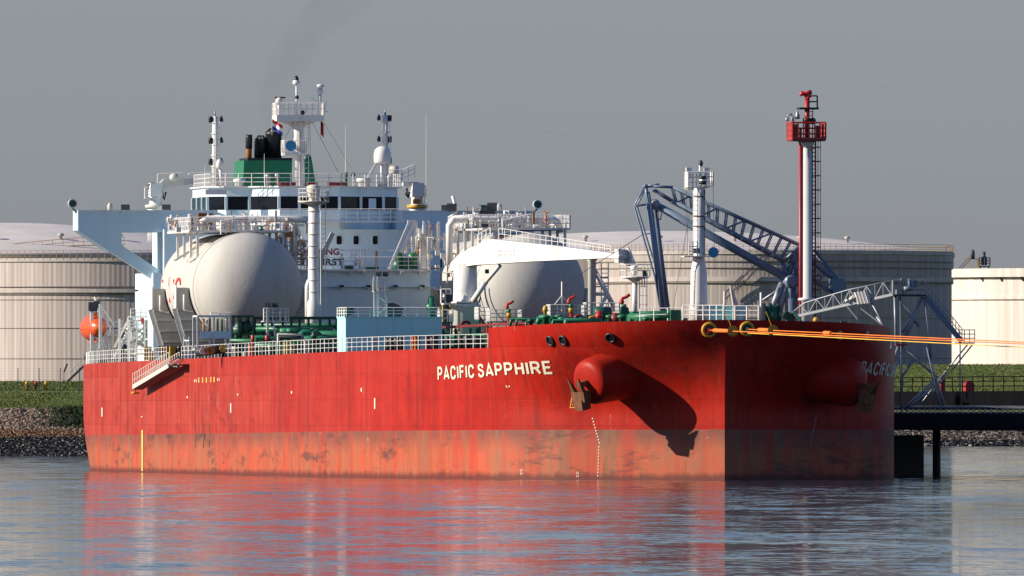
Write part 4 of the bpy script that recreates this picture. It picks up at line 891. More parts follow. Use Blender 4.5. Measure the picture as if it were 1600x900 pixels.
# ---- gas tanks with saddles
TZ, TR = 16.2, 4.8
M['lngred'] = mat('faded red lettering', (.50, .03, .04), .6, var=.2)
def gas_tank(p0, sd):
    pr = [(.001, 164.2)]+[(TR*math.sin(t), 168-3.8*math.cos(t)) for t in [math.pi/2*i/14 for i in range(1, 15)]]+[(TR, 188)]+[(TR*math.cos(t), 188+3.8*math.sin(t)) for t in [math.pi/2*i/8 for i in range(1, 9)]]
    o = P_('gas_tank', MB().lathe(pr, (0, p0, TZ), 64, 'x'), M['foam'], label='grey insulated gas tank marked LNG in red' if sd > 0 else 'grey insulated gas tank behind the white hose crane')
    P_('seam', MB().lathe([(TR+.05, 168.1), (TR+.06, 168.2), (TR+.05, 168.3)], (0, p0, TZ), 64, 'x'), M['cream'], o)
    for a_ in (170.3, 185.0):
        out = [(TR+1.15, .15), (TR+1.15, -1.8), (TR-.2, -6.35)]
        poly = [(a_, p0+u, TZ+v) for u, v in out]+[(a_, p0-u, TZ+v) for u, v in out[::-1]]
        arc = [(a_, p0+(TR+.12)*math.cos(t), TZ+(TR+.12)*math.sin(t)) for t in [-math.pi+math.pi*i/28 for i in range(29)]]
        fs = MB(); n1, n2 = len(poly), len(arc); 
        # plate as strip between arc and outline
        outl = []
        for i in range(29):
            t = -math.pi+math.pi*i/28; c, s = math.cos(t), math.sin(t); k = 1e9
            # ray from centre to the outline
            segs = [((-TR-1.15, .15), (-TR-1.15, -1.8)), ((-TR-1.15, -1.8), (-TR+.2, -6.35)), ((-TR+.2, -6.35), (TR-.2, -6.35)), ((TR-.2, -6.35), (TR+1.15, -1.8)), ((TR+1.15, -1.8), (TR+1.15, .15))]
            for (x0, y0), (x1, y1) in segs:
                dx, dy = x1-x0, y1-y0; den = c*dy-s*dx
                if abs(den) < 1e-9: continue
                r_ = (x0*dy-y0*dx)/den; u = (x0*s-y0*c)/den
                if r_ > 0 and -1e-6 <= u <= 1+1e-6: k = min(k, r_)
            outl.append((a_, p0+k*c, TZ+k*s))
        vs = arc+outl+[(x+.9, y, z) for x, y, z in arc]+[(x+.9, y, z) for x, y, z in outl]
        fcs = []
        for i in range(28): fcs += [(i, i+1, 30+i, 29+i), (58+i, 87+i, 88+i, 59+i), (29+i, 30+i, 88+i, 87+i), (i, 58+i, 59+i, i+1)]
        fcs += [(0, 29, 87, 58), (28, 86, 115, 57)]
        sdl = P_('saddle', MB().add(vs, fcs), M['greygreen'], o)
        for s in (1, -1):
            P_('flange', MB().beam((a_+.2, p0+s*(TR+1.2), TZ-1.8), (a_+.2, p0+s*(TR-.15), TZ-6.35), .7, .1), W, o); P_('flange', MB().box(a_-.15, a_+1.0, p0+s*(TR+1.15), p0+s*(TR+1.22), TZ-1.8, TZ+.2), W, o)
            for k in range(5):
                z = TZ-1.9-.95*k; x1 = TR+1.1-1.35*(TZ-1.8-z)/4.55; x0 = math.sqrt(max(.1, (TR+.2)**2-(z-TZ)**2)) if TZ-z < TR else .3
                if x1 > x0+.1: P_('rib', MB().box(a_-.10, a_, p0+s*x0, p0+s*x1, z-.04, z+.04), M['greygreen'], o)
            P_('cap_box', MB().box(a_-.25, a_+.9, p0+s*(TR+.15), p0+s*(TR+1.2), TZ-.45, TZ+.3), M['rust' if s > 0 else 'greygreen'], o) if 0 else None
            P_('drain_pipe', MB().path([(a_-.3, p0+s*(TR+.55), TZ-.6), (a_-.3, p0+s*(TR+.55), TZ-1.9), (a_-.3, p0+s*(TR+.1), TZ-2.1), (a_-.3, p0+s*(TR-.25), TZ-2.1)], .08, 6), W, o)
    return o
ts = gas_tank(12.6, 1); tp = gas_tank(-12.5, -1)
v, f = block_letters('LNG', .14); X0 = min(p[0] for p in v); X1 = max(p[0] for p in v); Y1 = max(p[1] for p in v); g = MB(); vs = []
for x, y, _ in v:
    aa = 187.5-12*(x-X0)/(X1-X0); ph = math.asin((-1.2+2.3*y/Y1)/TR); vs.append((aa, 12.6+(TR+.05)*math.cos(ph), TZ+(TR+.05)*math.sin(ph)))
g.add(vs, f); P_('lettering', g, M['lngred'], ts)
P_('hanging_ladder', MB().ladder((176, 12.6+2.2, TZ+4.35), (176, 12.6+TR+.5, TZ+2.4), 1.2, (1, 0, 0), .5, .05).ladder((171.5, 12.6+1.2, TZ+4.65), (171.5, 12.6+TR-.2, TZ+2.2), .6, (1, 0, 0), .45, .045), M['steel'], ts)
# top platforms, pipework
def tank_top(p0, sd):
    z = SZ(364, 176, p0) if sd > 0 else SZ(360, 176, p0)
    pm = P_('tank_platform', MB().box(170.5, 184, p0-4.0, p0+4.8*(1 if sd > 0 else .8), z, z+.18), M['white_rusty'], label='railed service platform on top of the starboard gas tank' if sd > 0 else 'railed service platform on top of the port gas tank')
    P_('railing', MB().rail([(184, p0+4.7, z+.18), (170.5, p0+4.7, z+.18), (170.5, p0-4, z+.18), (184, p0-4, z+.18)], 1.15, .75, .035, 3), W, pm)
    for k in range(4):
        for q in (-3.6, 4.0):
            aa = 171+4.0*k; P_('platform_leg', MB().beam((aa, p0+q, z), (aa, p0+q, TZ+math.sqrt(max(.2, TR*TR-q*q))-.1), .22), M['white_rusty'], pm)
    zz = SZ(342, 172, p0)
    P_('vapour_pipe', MB().path([(173, p0+sd*q[0], zz+q[1]) for q in ((3.5, -1.2), (3.3, -.3), (2.8, 0), (-4.5, 0), (-6, -.05), (-6.4, -.6), (-6.4, -4))], .30, 10), W, pm)
    P_('vapour_pipe', MB().path([(175, p0+1.5, z+.3), (175, p0+1.5, zz+.1), (176, p0+1.2, zz+.2), (183, p0+1.2, zz+.2)], .22, 8).path([(172, p0-1, z), (172, p0-1, zz-.6), (172, p0-3, zz-.6), (172, p0-3, z)], .16, 8), W, pm)
    for k in range(16):
        x, y = R.uniform(171.2, 183), p0+R.uniform(-3.4, 4.0); h = R.uniform(.5, 1.7); r = R.uniform(.07, .2)
        P_('valve', MB().tube((x, y, z+.1), (x, y, z+h), r, 8).lathe([(r*2.1, -.06), (r*2.1, .06)], (x, y, z+h*.6), 10).torus((x, y, z+h+.05), r*1.9, .035, (R.uniform(-1, 1), .3, 1), 10, 4), M[R.choice(['white', 'white', 'cream', 'copper', 'green', 'steel', 'steel'])], pm)
    for k in range(7):
        y = p0+R.uniform(-3.5, 3.5); h = R.uniform(.3, 1.3); y2 = y+R.uniform(-1.8, 1.8); P_('cross_pipe', MB().path([(171.2+k*.4, y, z+.1), (171.2+k*.4, y, z+h), (171.2+k*.4, y2, z+h), (171.2+k*.4, y2, z+.1)], .08, 6), M[R.choice(['white', 'cream', 'copper'])], pm)
    for k in range(3): P_('pipe_support', MB().beam((173, p0-2.5+2.4*k, z+.1), (173, p0-2.5+2.4*k, zz), .16).beam((173, p0-2.5+2.4*k, zz-.8), (173, p0-1.6+2.4*k, zz-.1), .1), W, pm)
    P_('control_cabinet', MB().box(176, 177, p0+1.8, p0+3.2, z+.3, z+1.75), M['rust'] if sd > 0 else M['darksteel'], pm)
    return z
ztop = tank_top(12.6, 1); tank_top(-12.5, -1)
# stair from the starboard tank platform down to the deckhouse side and pipe tower
P_('tank_stair', MB().rail([PA(345, 366, 169.5), PA(384, 360, 169.5)], 1.2, .45, .05, 3), W)
tw = P_('pipe_tower', MB().beam(PA(462, 420, 178), PA(462, 345, 178), .3).beam(PA(447, 420, 181), PA(447, 343, 181), .25).beam(PA(454, 350, 178), PA(454, 420, 178), .2).beam(PA(440, 352, 179), PA(475, 352, 179), .2).beam(PA(447, 372, 179), PA(463, 352, 179), .12).beam(PA(438, 350, 178), PA(450, 366, 178), .12), M['white_rusty'], label='weathered pipe support tower beside the starboard gas tank')
P_('tower_pipe', MB().path([PA(449, 345, 177), PA(458, 352, 177), PA(458, 420, 177)], .16, 8).path([PA(436, 400, 176), PA(470, 392, 176), PA(476, 400, 176)], .1, 6), M['cream'], tw)
P_('junction_box', MB().cbox(PA(449, 366, 177), .5, .8, .5), M['copper'], tw)
P_('railing', MB().rail([PA(470, 420, 177), PA(486, 420, 177)], 1.0, .3, .03), M['cream'], tw)
P_('tower_brace', MB().beam(PA(473, 402, 176), PA(467, 365, 176), .1).beam(PA(478, 402, 176), PA(470, 372, 176), .08).beam(PA(452, 402, 175), PA(468, 396, 175), .08), M['steel'], tw)
# crowded small pipework between the tanks and the deckhouse
def crowd(x0, x1, y0, y1, a0, a1, n, mats, lm=2.4):
    for k in range(n):
        a_ = R.uniform(a0, a1); x = R.uniform(x0, x1); y = R.uniform(y0, y1); q = Vector(PA(x, y, a_)); kind = R.random(); l = R.uniform(.25*lm, lm); s = R.choice((-1, 1)); r = R.choice((.05, .06, .08, .11))
        if kind < .35: P_('small_pipe', MB().path([q, q+V(0, 0, l), q+V(0, s*l*.7, l), q+V(0, s*l*.7, l*.3)], r, 6), M[R.choice(mats)])
        elif kind < .6: P_('frame_bar', MB().beam(q, q+V(0, 0, l*1.5), r*1.6), M[R.choice(mats)])
        elif kind < .8: P_('frame_bar', MB().beam(q, q+V(0, s*l, R.choice((0, 0, l*.8))), r*1.5), M[R.choice(mats)])
        elif kind < .92: P_('small_valve', MB().tube(q, q+V(0, 0, .5), .12, 6).lathe([(.22, -.05), (.22, .05)], q+V(0, 0, .25), 10), M[R.choice(mats)])
        else: P_('gauge_box', MB().cbox(q, .35, .4, .45), M[R.choice(mats)])
wm_ = ['white', 'white', 'cream', 'white_rusty', 'white_rusty', 'steel', 'copper']
crowd(425, 480, 362, 425, 177, 186, 46, wm_, 1.5); crowd(640, 715, 360, 420, 178, 188, 46, wm_, 1.5); crowd(255, 450, 342, 360, 170, 182, 50, wm_, .75); crowd(715, 842, 338, 358, 170, 182, 55, wm_, .8)
crowd(672, 712, 400, 470, 160, 176, 14, ['white_rusty', 'steel', 'cream', 'darksteel'])
P_('access_stair', MB().rail([PA(785, 362, 168), PA(830, 352, 168)], 1.0, .45, .04, 3).beam(PA(785, 364, 168), PA(830, 354, 168), .3, .12).rail([PA(800, 356, 172), PA(842, 356, 172)], 1.0, .5, .04, 3), W)
P_('tank_walk', MB().rail([(170.6, -12.5+TR*math.cos(t)*1.02, TZ+TR*math.sin(t)*1.02) for t in [math.radians(q) for q in (60, 45, 30, 15, 0)]], .9, .8, .035, 2), M['white_rusty'], tp)
for a_ in (172.5, 175, 180): P_('hoop', MB().lathe([(TR+.04, a_-.12), (TR+.07, a_), (TR+.04, a_+.12)], (0, -12.5, TZ), 48, 'x'), M['cream'], tp)
# ---- deckhouse between the tanks
DA = 180.0
dh = P_('deckhouse', MB().box(DA, 214.9, SP(452, DA), SP(672, DA), zmain(180)-.3, SZ(424, DA, 0)), M['wingwhite'], label='white deckhouse between the two gas tanks')
P_('roof_edge', MB().box(DA-.35, 214.8, SP(450, DA), SP(673, DA), SZ(424, DA, 0), SZ(421, DA, 0)), M['white_rusty'], dh)
P_('ledge', MB().box(DA-.25, DA, SP(463, DA), SP(672, DA), SZ(448.6, DA, 0), SZ(447.2, DA, 0)), M['wingwhite'], dh)
for x in (534, 575.5, 618, 660): P_('wall_lamp', MB().cbox(PA(x, 447, DA-.35), .4, .35, .2), M['darksteel'], dh); P_('lamp_glass', MB().ball(PA(x-1, 450, DA-.4), .16, 8), M['cream'], dh)
for x in (548, 569, 628, 659): P_('wall_lamp', MB().cbox(PA(x, 426.5, DA-.35), .25, .3, .25), M['cream'], dh)
P_('railing', MB().rail([PA(470, 421, DA-.2), PA(672, 421, DA-.2)], 1.1, 1.0, .03, 3), W, dh)
for x in (622, 645):
    q = PA(x, 420, DA+1.5); P_('drum', MB().lathe([(.47, 0), (.47, .45), (.43, .5), (.43, .75), (.47, .8), (.47, 1.25), (.40, 1.3), (.3, 1.45)], q, 16), M['green'], dh)
P_('a_frame', MB().beam(PA(608, 421, DA+.6), PA(640, 346, DA+.6), .22).beam(PA(628, 395, DA+.6), PA(648, 346, DA+.6), .26).beam(PA(650, 346, DA+.6), PA(646, 390, DA+.6), .2).beam(PA(637, 346, DA+.6), PA(652, 346, DA+.6), .25), W, dh)
P_('vent_column', MB().beam(PA(661, 420, DA+.8), PA(661, 368, DA+.8), .55).cbox(PA(661, 370, DA+.8), .9, .75, .6), M['white_rusty'], dh)
P_('pipe_frame', MB().beam(PA(670, 421, DA), PA(670, 345, DA), .16).beam(PA(648, 371, DA), PA(690, 371, DA), .14).beam(PA(663, 345, DA), PA(663, 365, DA), .25).beam(PA(672, 392, DA), PA(698, 366, DA), .14), W, dh)
P_('roof_frame', MB().beam(PA(565, 420, DA+1), PA(565, 391, DA+1), .14).beam(PA(570, 420, DA+1), PA(570, 389, DA+1), .14).beam(PA(563, 391, DA+1), PA(572, 389, DA+1), .12).beam(PA(549, 405, DA+1), PA(549, 392, DA+1), .1).beam(PA(556, 405, DA+1), PA(556, 392, DA+1), .1).beam(PA(549, 399, DA+1), PA(556, 399, DA+1), .1).beam(PA(530, 391, DA+1), PA(668, 391, DA+1), .08), W, dh)
P_('ventilator', MB().path([PA(564, 420, DA+1), PA(564, 410, DA+1), PA(561, 407, DA+1), PA(558, 408, DA+1), PA(558, 414, DA+1)], .18, 8), W, dh)
P_('post', MB().beam(PA(588, 420, DA+1), PA(588, 392, DA+1), .2), M['copper'], dh); P_('post', MB().beam(PA(534, 420, DA+1), PA(534, 396, DA+1), .16), M['cream'], dh)
P_('davit', MB().beam(PA(500, 405, 176), PA(520, 364, 176), .3, .4).beam(PA(500, 422, 176), PA(500, 403, 176), .35), M['cream'], dh)
P_('roof_clutter', MB().cbox(PA(545, 418, DA+1), .8, .7, .3).cbox(PA(580, 419, DA+1), .8, 1.2, .2).cbox(PA(634, 412, DA+1), .6, .5, 1.0), M['green_d'], dh)
P_('davit_post', MB().tube(PA(704, 338, 181), PA(711, 334, 181), .1, 6).path([PA(712, 334, 181), PA(711, 320, 181), PA(707, 306, 181)], .14, 8), W)
P_('hand_valve', MB().tube(PA(754, 332, 181), PA(754, 322, 181), .16, 6).torus(PA(754, 321, 181), .3, .05, (0, 0, 1), 10, 5), M['green_d']); flood(0, PA(706, 324, 181)); flood(0, PA(769, 323, 181))
# ---- lower transverse wall behind the deck pipes
P_('pipe_bulkhead', MB().box(178, 179.5, SP(465, 178), SP(540, 178), zmain(178), SZ(505, 178, 5)), M['wingwhite'])
# ---- king post with a railed top
ka = 150.0
q = Vector(PA(490, 510, ka)); zt0 = SZ(312, ka, q.y)
kp = P_('king_post', MB().lathe([(.66, q.z-1), (.66, SZ(474, ka, q.y)), (.50, SZ(468, ka, q.y)), (.46, SZ(380, ka, q.y)), (.46, zt0)], (q.x, q.y, 0), 24), W, label='tall white king post with a round platform in front of the deckhouse')
P_('vent_head', MB().lathe([(.42, zt0), (.42, zt0+.1), (.5, zt0+.25), (.6, zt0+.9), (.6, zt0+1.15), (.3, zt0+1.3)], (q.x, q.y, 0), 20), M['cream'], kp)
P_('platform', MB().lathe([(.5, SZ(320, ka, q.y)), (1.35, SZ(316, ka, q.y)), (1.38, SZ(314, ka, q.y)), (.5, SZ(314, ka, q.y))], (q.x, q.y, 0), 24), M['cream'], kp)
P_('railing', MB().rail([(q.x+1.33*math.cos(t), q.y+1.33*math.sin(t), SZ(314, ka, q.y)) for t in [2*math.pi*i/10 for i in range(10)]], 1.05, 2, .03, 3, True), W, kp)
P_('ladder', MB().ladder((ka-.6, q.y-.75, q.z), (ka-.6, q.y-.75, zt0), .45, (0, 1, 0), .42), W, kp)
for k in range(9): P_('mast_ring', MB().lathe([(.54, -.04), (.54, .04)], (q.x, q.y, SZ(330+18*k, ka, q.y)), 20), M['cream'], kp)
P_('side_pipe', MB().path([PA(481, 512, ka), PA(481, 448, ka), PA(483, 441, ka), PA(487, 436, ka)], .26, 10), W, kp)
# ---- hose handling crane
ha, hp = 105.0, SP(727, 105.0)
cz = lambda y: SZ(y, ha, hp)
hc = P_('hose_crane', MB().lathe([(1.25, zmain(105)), (1.25, cz(480)), (1.32, cz(479)), (1.32, cz(475.5)), (1.05, cz(475)), (1.0, cz(455)), (.98, cz(412))], (ha, hp, 0), 36), W, label='white hose crane with its long jib stowed towards the bow')
P_('slewing_ring', MB().lathe([(1.28, cz(474)), (1.28, cz(471))], (ha, hp, 0), 36), M['white_rusty'], hc)
jd = Vector((-18.0, -10.4, 0)); jn = Vector((-jd.y, jd.x, 0)).normalized(); J0 = Vector((ha, hp, 0))
def jp(px, py):                                       # point of the jib's plane seen at a photo pixel
    q_ = (px-800)/K; dx, dy = jd.x, jd.y
    # ray crosses the vertical plane through the pedestal along jd
    X0 = BOW[0]-S_*ha-C_*hp; Y0 = BOW[1]+C_*ha-S_*hp; ux = -S_*dx-C_*dy; uy = C_*dx-S_*dy
    u = (q_*Y0-X0)/(ux-q_*uy); a_, p_ = ha+dx*u, hp+dy*u
    return Vector((a_, p_, SZ(py, a_, p_)))
prof_ = [(710, 419), (712, 411), (724, 398), (768, 374.5), (772, 373.5), (880, 385), (962, 395.5), (975, 399), (974, 404), (962, 403), (846, 408), (748, 414), (720, 419)]
P_('jib', MB().prism([jp(*c)+jn*.55 for c in prof_], -jn*1.1), W, hc)
P_('jib_lettering', MB(), W, hc) if 0 else None
def flat_jib(body, x0, x1, y0, y1):
    v, f = text_mesh(body, .0); X0 = min(p[0] for p in v); X1 = max(p[0] for p in v); Y0 = min(p[1] for p in v); Y1 = max(p[1] for p in v)
    s_ = 1 if (jp(800, 390)+jn).y > jp(800, 390).y else -1
    vs = [jp(x0+(x1-x0)*(x-X0)/(X1-X0), y1+(y0-y1)*(y-Y0)/(Y1-Y0))+jn*s_*.57 for x, y, _ in v]; P_('lettering', MB().add(vs, f), M['steel'], hc)
flat_jib('SWL  15 T-22 M', 784, 812, 391, 394); flat_jib('SWL  7.5 T-22 M', 784, 812, 397, 400)
P_('hydraulic_cylinder', MB().tube(jp(742, 470)-jn*.2, jp(762, 440)-jn*.2, .24, 12).tube(jp(762, 440)-jn*.2, jp(784, 415)-jn*.2, .19, 12), W, hc)
P_('hydraulic_cylinder', MB().cbox(jp(739, 470), .7, .7, .5), W, hc)
P_('crane_hose', MB().path([jp(705, 458)+jn*1.0, jp(706, 466)+jn*1.1, jp(712, 470)+jn*1.2, jp(720, 466)+jn*1.2, jp(726, 452)+jn*1.1], .14, 8).path([jp(716, 475)+jn*1.2, jp(728, 477)+jn*1.2, jp(734, 468)+jn*1.1, jp(742, 464)+jn*.6], .07, 6), M['black'], hc)
P_('operator_stand', MB().rail([PA(689, 474, ha-1), PA(704, 474, ha-1)], 1.2, .35, .05, 3).box(ha-1.5, ha, SP(706, ha), SP(689, ha), cz(476), cz(474)), W, hc)
P_('valve_block', MB().cbox(PA(701, 466, ha-1.2), .6, .6, .6), M['darksteel'], hc); P_('work_lamp', MB().cbox(jp(748, 424)+jn*.9, .3, .3, .35), M['darksteel'], hc)
P_('ladder', MB().ladder(PA(698, 506, ha-1), PA(698, 476, ha-1), .7, (0, 1, 0), .35, .06), M['yellow'], hc)
P_('motor_housing', MB().obox(jp(757, 388)+jn*.9, jd.normalized()*.9, jn*.35, V(0, 0, .32)).tube(jp(750, 378)+jn*.4, jp(768, 366)+jn*.4, .25, 8), M['cream'], hc)
P_('hand_rail', MB().rail([jp(752, 384)-jn*.4, jp(772, 372)-jn*.4], .9, .7, .04, 2), W, hc)
g = MB(); pa_ = [jp(786+k*9.2, 374.3+k*1.02)-jn*.45 for k in range(20)]
for k, c in enumerate(pa_):
    g.tube(c, c+V(0, 0, .95-.025*k), .035, 4)
    if k:
        for h in (.5, 1.0): g.tube(pa_[k-1]+V(0, 0, h*(.95-.025*(k-1))), c+V(0, 0, h*(.95-.025*k)), .03, 4)
P_('jib_railing', g, W, hc)
P_('hook_block', MB().obox(jp(969, 400)+jn*.1, jd.normalized()*.25, jn*.5, V(0, 0, .55)).prism([jp(966, 414)+jn*.6, jp(965, 393)+jn*.6, jp(972, 386)+jn*.6, jp(983, 412)+jn*.6, jp(976, 416)+jn*.6], jn*.15), W, hc)
P_('sheave', MB().torus(jp(971, 398)+jn*.8, .28, .1, jn, 14, 6), M['yellow'], hc)
# jib rest
ja = jp(925, 405); d0 = zmain(90)
jr = P_('jib_rest', MB().lathe([(.34, d0), (.34, ja.z-.15), (.45, ja.z-.1), (.45, ja.z+.2)], (ja.x, ja.y, 0), 16), W, label='white post and braces carrying the crane jib')
def Jr(px, py): return PA(px, py, ja.x)
P_('brace', MB().tube(Jr(929, 422), Jr(963, 486), .2, 10), W, jr); P_('brace', MB().tube(Jr(929, 459.5), Jr(947, 459.5), .16, 10).tube(Jr(948, 461), Jr(934, 490), .15, 8), W, jr)
P_('ladder', MB().ladder(Jr(945, 490), Jr(945, 411), .6, (0, 1, 0), .4, .045).tube(Jr(930, 434), Jr(951, 433), .06, 5).tube(Jr(930, 448), Jr(951, 447), .06, 5), M['cream'], jr)
# ---- round light platform ahead of the jib
la = 78.0
g = MB().tube(PA(992, 492, la), PA(992, 441, la), .22, 10).lathe([(.25, SZ(440, la, 0)), (.6, SZ(436, la, 0)), (1.2, SZ(434, la, 0)), (1.2, SZ(432, la, 0)), (.3, SZ(432, la, 0))], (la, SP(992, la), 0), 20)
lp = P_('monitor_platform', g, W, label='small round railed platform with a domed light, beside the jib tip')
P_('railing', MB().rail([(la+1.2*math.cos(t), SP(992, la)+1.25*math.sin(t), SZ(432, la, 0)) for t in [2*math.pi*i/8 for i in range(8)]], 1.0, 2, .035, 2, True), W, lp)
P_('lamp', MB().lathe([(.15, 0), (.22, .3), (.34, .45), (.34, .75), (.25, .85), (.01, .88)], PA(991, 431, la), 14), M['white_rusty'], lp)
for k in range(3): P_('lattice', MB().ladder(PA(1001+4*k, 490, la-.3*k), PA(1001+4*k, 434, la-.3*k), .2, (0, 1, 0), .6, .04), W, lp)
P_('valve_box', MB().cbox(PA(1008, 427, la), .3, .4, .5), M['green_d'], lp)
# ---- foremast
ma = SA(1092, 0)
Fm = lambda x, y: Vector(PA(x, y, ma)); fz = lambda y: SZ(y, ma, 0)
fmst = P_('foremast', MB().lathe([(.78, fz(502)), (.68, fz(470)), (.64, fz(425)), (.50, fz(408)), (.42, fz(400)), (.42, fz(294))], (ma, 0, 0), 24), W, label='white foremast on the forecastle with a railed top and a blue horn')
P_('platform', MB().prism([Fm(1072, 293), Fm(1114, 290.5), Fm(1104, 294), Fm(1098, 296.5), Fm(1076, 296.5)], (1.6, 0, 0)), M['white_rusty'], fmst)
P_('railing', MB().rail([(ma-.7, SP(1073, ma), fz(293)), (ma-.7, SP(1112, ma), fz(292)), (ma+.9, SP(1112, ma), fz(292)), (ma+.9, SP(1073, ma), fz(293))], 1.2, .35, .035, 3, True), W, fmst)
P_('top_pole', MB().tube(Fm(1094, 293), Fm(1094, 257), .10, 8), W, fmst); P_('top_light', MB().lathe([(.12, -.2), (.18, 0), (.18, .15), (.05, .3)], Fm(1095, 256), 8), M['darksteel'], fmst)
P_('mast_lamp', MB().lathe([(.28, -.35), (.28, -.1)], Fm(1095, 281)-V(.8, 0, 0), 14).lathe([(.28, .05), (.28, .3)], Fm(1095, 281)-V(.8, 0, 0), 14), M['black'], fmst); P_('mast_lamp', MB().lathe([(.26, -.4), (.26, .28)], Fm(1095, 281)-V(.8, 0, 0), 14), W, fmst)
for x in (1076, 1104): P_('lamp_box', MB().cbox(Fm(x, 265), .4, .42, .3).cbox(Fm(x, 275), .3, .35, .4).tube(Fm(x, 292), Fm(x, 265), .06, 5), W, fmst)
P_('mid_platform', MB().box(ma-.9, ma+.6, SP(1066, ma), SP(1108, ma), fz(401.5), fz(400)), W, fmst); P_('railing', MB().rail([(ma-.9, SP(1073, ma), fz(400)), (ma-.9, SP(1086, ma), fz(400))], 1.1, .3, .03), W, fmst)
q = Fm(1110.5, 394.5)-V(.7, 0, 0); hn = P_('horn', MB().lathe([(.42, -.5), (.40, -.47), (.18, -.12), (.10, .1), (.10, .8)], q, 20, 'x'), M['horn'], fmst); P_('horn_throat', MB().lathe([(.01, -.3), (.1, -.31)], q, 12, 'x'), M['black'], fmst)
flood(0, Fm(1086, 392)-V(.7, 0, 0), s=.24, under=fmst)
P_('ladder', MB().ladder(Fm(1085, 480)-V(.5, 0, 0), Fm(1085, 297)-V(.5, 0, 0), .35, (0, 1, 0), .4, .03), W, fmst); P_('cable', MB().tube(Fm(1099.5, 400)-V(.4, 0, 0), Fm(1099.5, 296)-V(.4, 0, 0), .06, 5), M['darksteel'], fmst)
for y in (307, 338, 354): P_('mast_ring', MB().lathe([(.48, -.04), (.48, .04)], Fm(1092, y), 18), M['rust'], fmst)
P_('stay_wire', MB().tube(Fm(1072, 297), Fm(1075, 400), .02, 3).tube(Fm(1114, 292), Fm(1117, 420), .02, 3), M['darksteel'], fmst)
# ================================================================== DECK OUTFIT
def edge(a, side=1, inb=.25):
    lo, hi = 0.0, 14.0
    for _ in range(30):
        m_ = (lo+hi)/2
        if hullxy(m_, 10)[0] < a: lo = m_
        else: hi = m_
    return (a, (hullxy(lo, 10)[1]-inb)*side, zmain(a))
GAP0, GAP1 = SA(285, 21.7), SA(262, 21.7)
seg = [(16.6, GAP0), (GAP1, 249.3)]
for s0, s1 in seg:
    n = int((s1-s0)/12)+1
    for i in range(n):
        a0 = s0+(s1-s0)*i/n; a1 = s0+(s1-s0)*(i+1)/n
        P_('deck_railing', MB().rail([edge(a0), edge((a0+a1)/2), edge(a1)], 1.1, 1.7, .024, 3), W)
P_('deck_railing', MB().rail([edge(249.3), edge(249.3, -1)], 1.1, 1.7, .024, 3), W)
P_('deck_railing', MB().rail([edge(16.8, -1), edge(30, -1), edge(60, -1), edge(100, -1)], 1.1, 1.7, .024, 3), W)
# ---- turquoise store with a railed roof
ba = SA(540, 17.0); bp0, bp1 = 17.0, SP(691, ba); bz = SZ(496.5, ba, 17); bb = SA(527, 17.0)
bx_ = P_('hose_store', MB().box(ba, bb, bp0, bp1, zmain(ba)-.3, bz), M['lblue'], label='pale turquoise store box standing behind the rail amidships')
P_('roof_lip', MB().box(ba-.06, bb+.06, bp0+.06, bp1-.06, bz, bz+.1), M['lblue'], bx_)
P_('railing', MB().rail([(bb, bp0, bz+.1), (ba+.2, bp0-.1, bz+.1), (ba+.2, bp1+.1, bz+.1), (bb, bp1+.1, bz+.1)], .75, 1.05, .035, 3), W, bx_)
Q = lambda x, y, a_=ba+2.0: Vector(PA(x, y, a_))
fmx = P_('floodlight_mast', MB().beam(Q(590.5, 497), Q(590.5, 433), .16).beam(Q(604, 497), Q(604, 470), .12).beam(Q(604, 474), Q(591, 463), .12).beam(Q(591, 490), Q(604, 480), .12).beam(Q(585, 497), Q(585, 456), .12).beam(Q(603, 470), Q(600, 433), .1), W, label='white lattice floodlight mast on the turquoise store')
P_('mast_platform', MB().box(ba+1.6, ba+2.6, SP(583, ba+2), SP(606, ba+2), Q(590, 456)[2], Q(590, 454.8)[2]).rail([Q(583, 455), Q(606, 455)], 1.0, .4, .03, 3).ladder(Q(587, 455), Q(587, 432), .3, (0, 1, 0), .35), M['cream'], fmx)
for x in (592, 602.5): flood(0, Q(x, 428.5), s=.22, under=fmx)
P_('covered_winch', MB().prism([Q(604, 496), Q(605, 474), (Q(614, 473)), Q(622, 476), Q(630, 482), Q(626, 496)], (1.4, 0, 0)), M['darksteel'], bx_)
P_('roof_vent', MB().path([Q(540, 497), Q(540, 487), Q(543, 484), Q(549, 485), Q(551, 491)], .28, 8), M['green_d'], bx_)
P_('roof_vent', MB().lathe([(.3, 0), (.3, .7), (.5, .75), (.5, 1.1), (.3, 1.2), (.3, 1.7), (.1, 1.8)], Q(674, 497), 12), M['green'], bx_)
# ---- mooring bitts at the rail
def inside(px, inb=1.2):                           # a spot on deck just inside the starboard rail, seen at px
    t, a, p, z = hull_at(px, 560, 1); p -= inb; return a, p, zmain(a)
for x, r in ((583.5, .25), (589, .25), (597.5, .28), (605, .22), (697.5, .28), (706.5, .3), (722, .36), (677, .25), (653, .22)):
    a_, p_, z = inside(x); P_('mooring_bitt', MB().lathe([(r, z-.1), (r*.9, z+.4), (r*1.1, z+.75), (r*1.15, z+.95), (r*.6, z+1.02)], (a_, p_, 0), 14), M['black'])
for x, m_ in ((618, 'orange'), (622, 'copper'), (640, 'darkred'), (650, 'darkred'), (556, 'cream'), (450, 'cream'), (419, 'yellow'), (365, 'orange')):
    a_, p_, z = inside(x, 1.6); P_('hose_cabinet', MB().box(a_, a_+.6, p_-.2, p_+.2, z, z+1.05).box(a_+.1, a_+.5, p_-.25, p_+.25, z+1.05, z+1.15), M[m_])
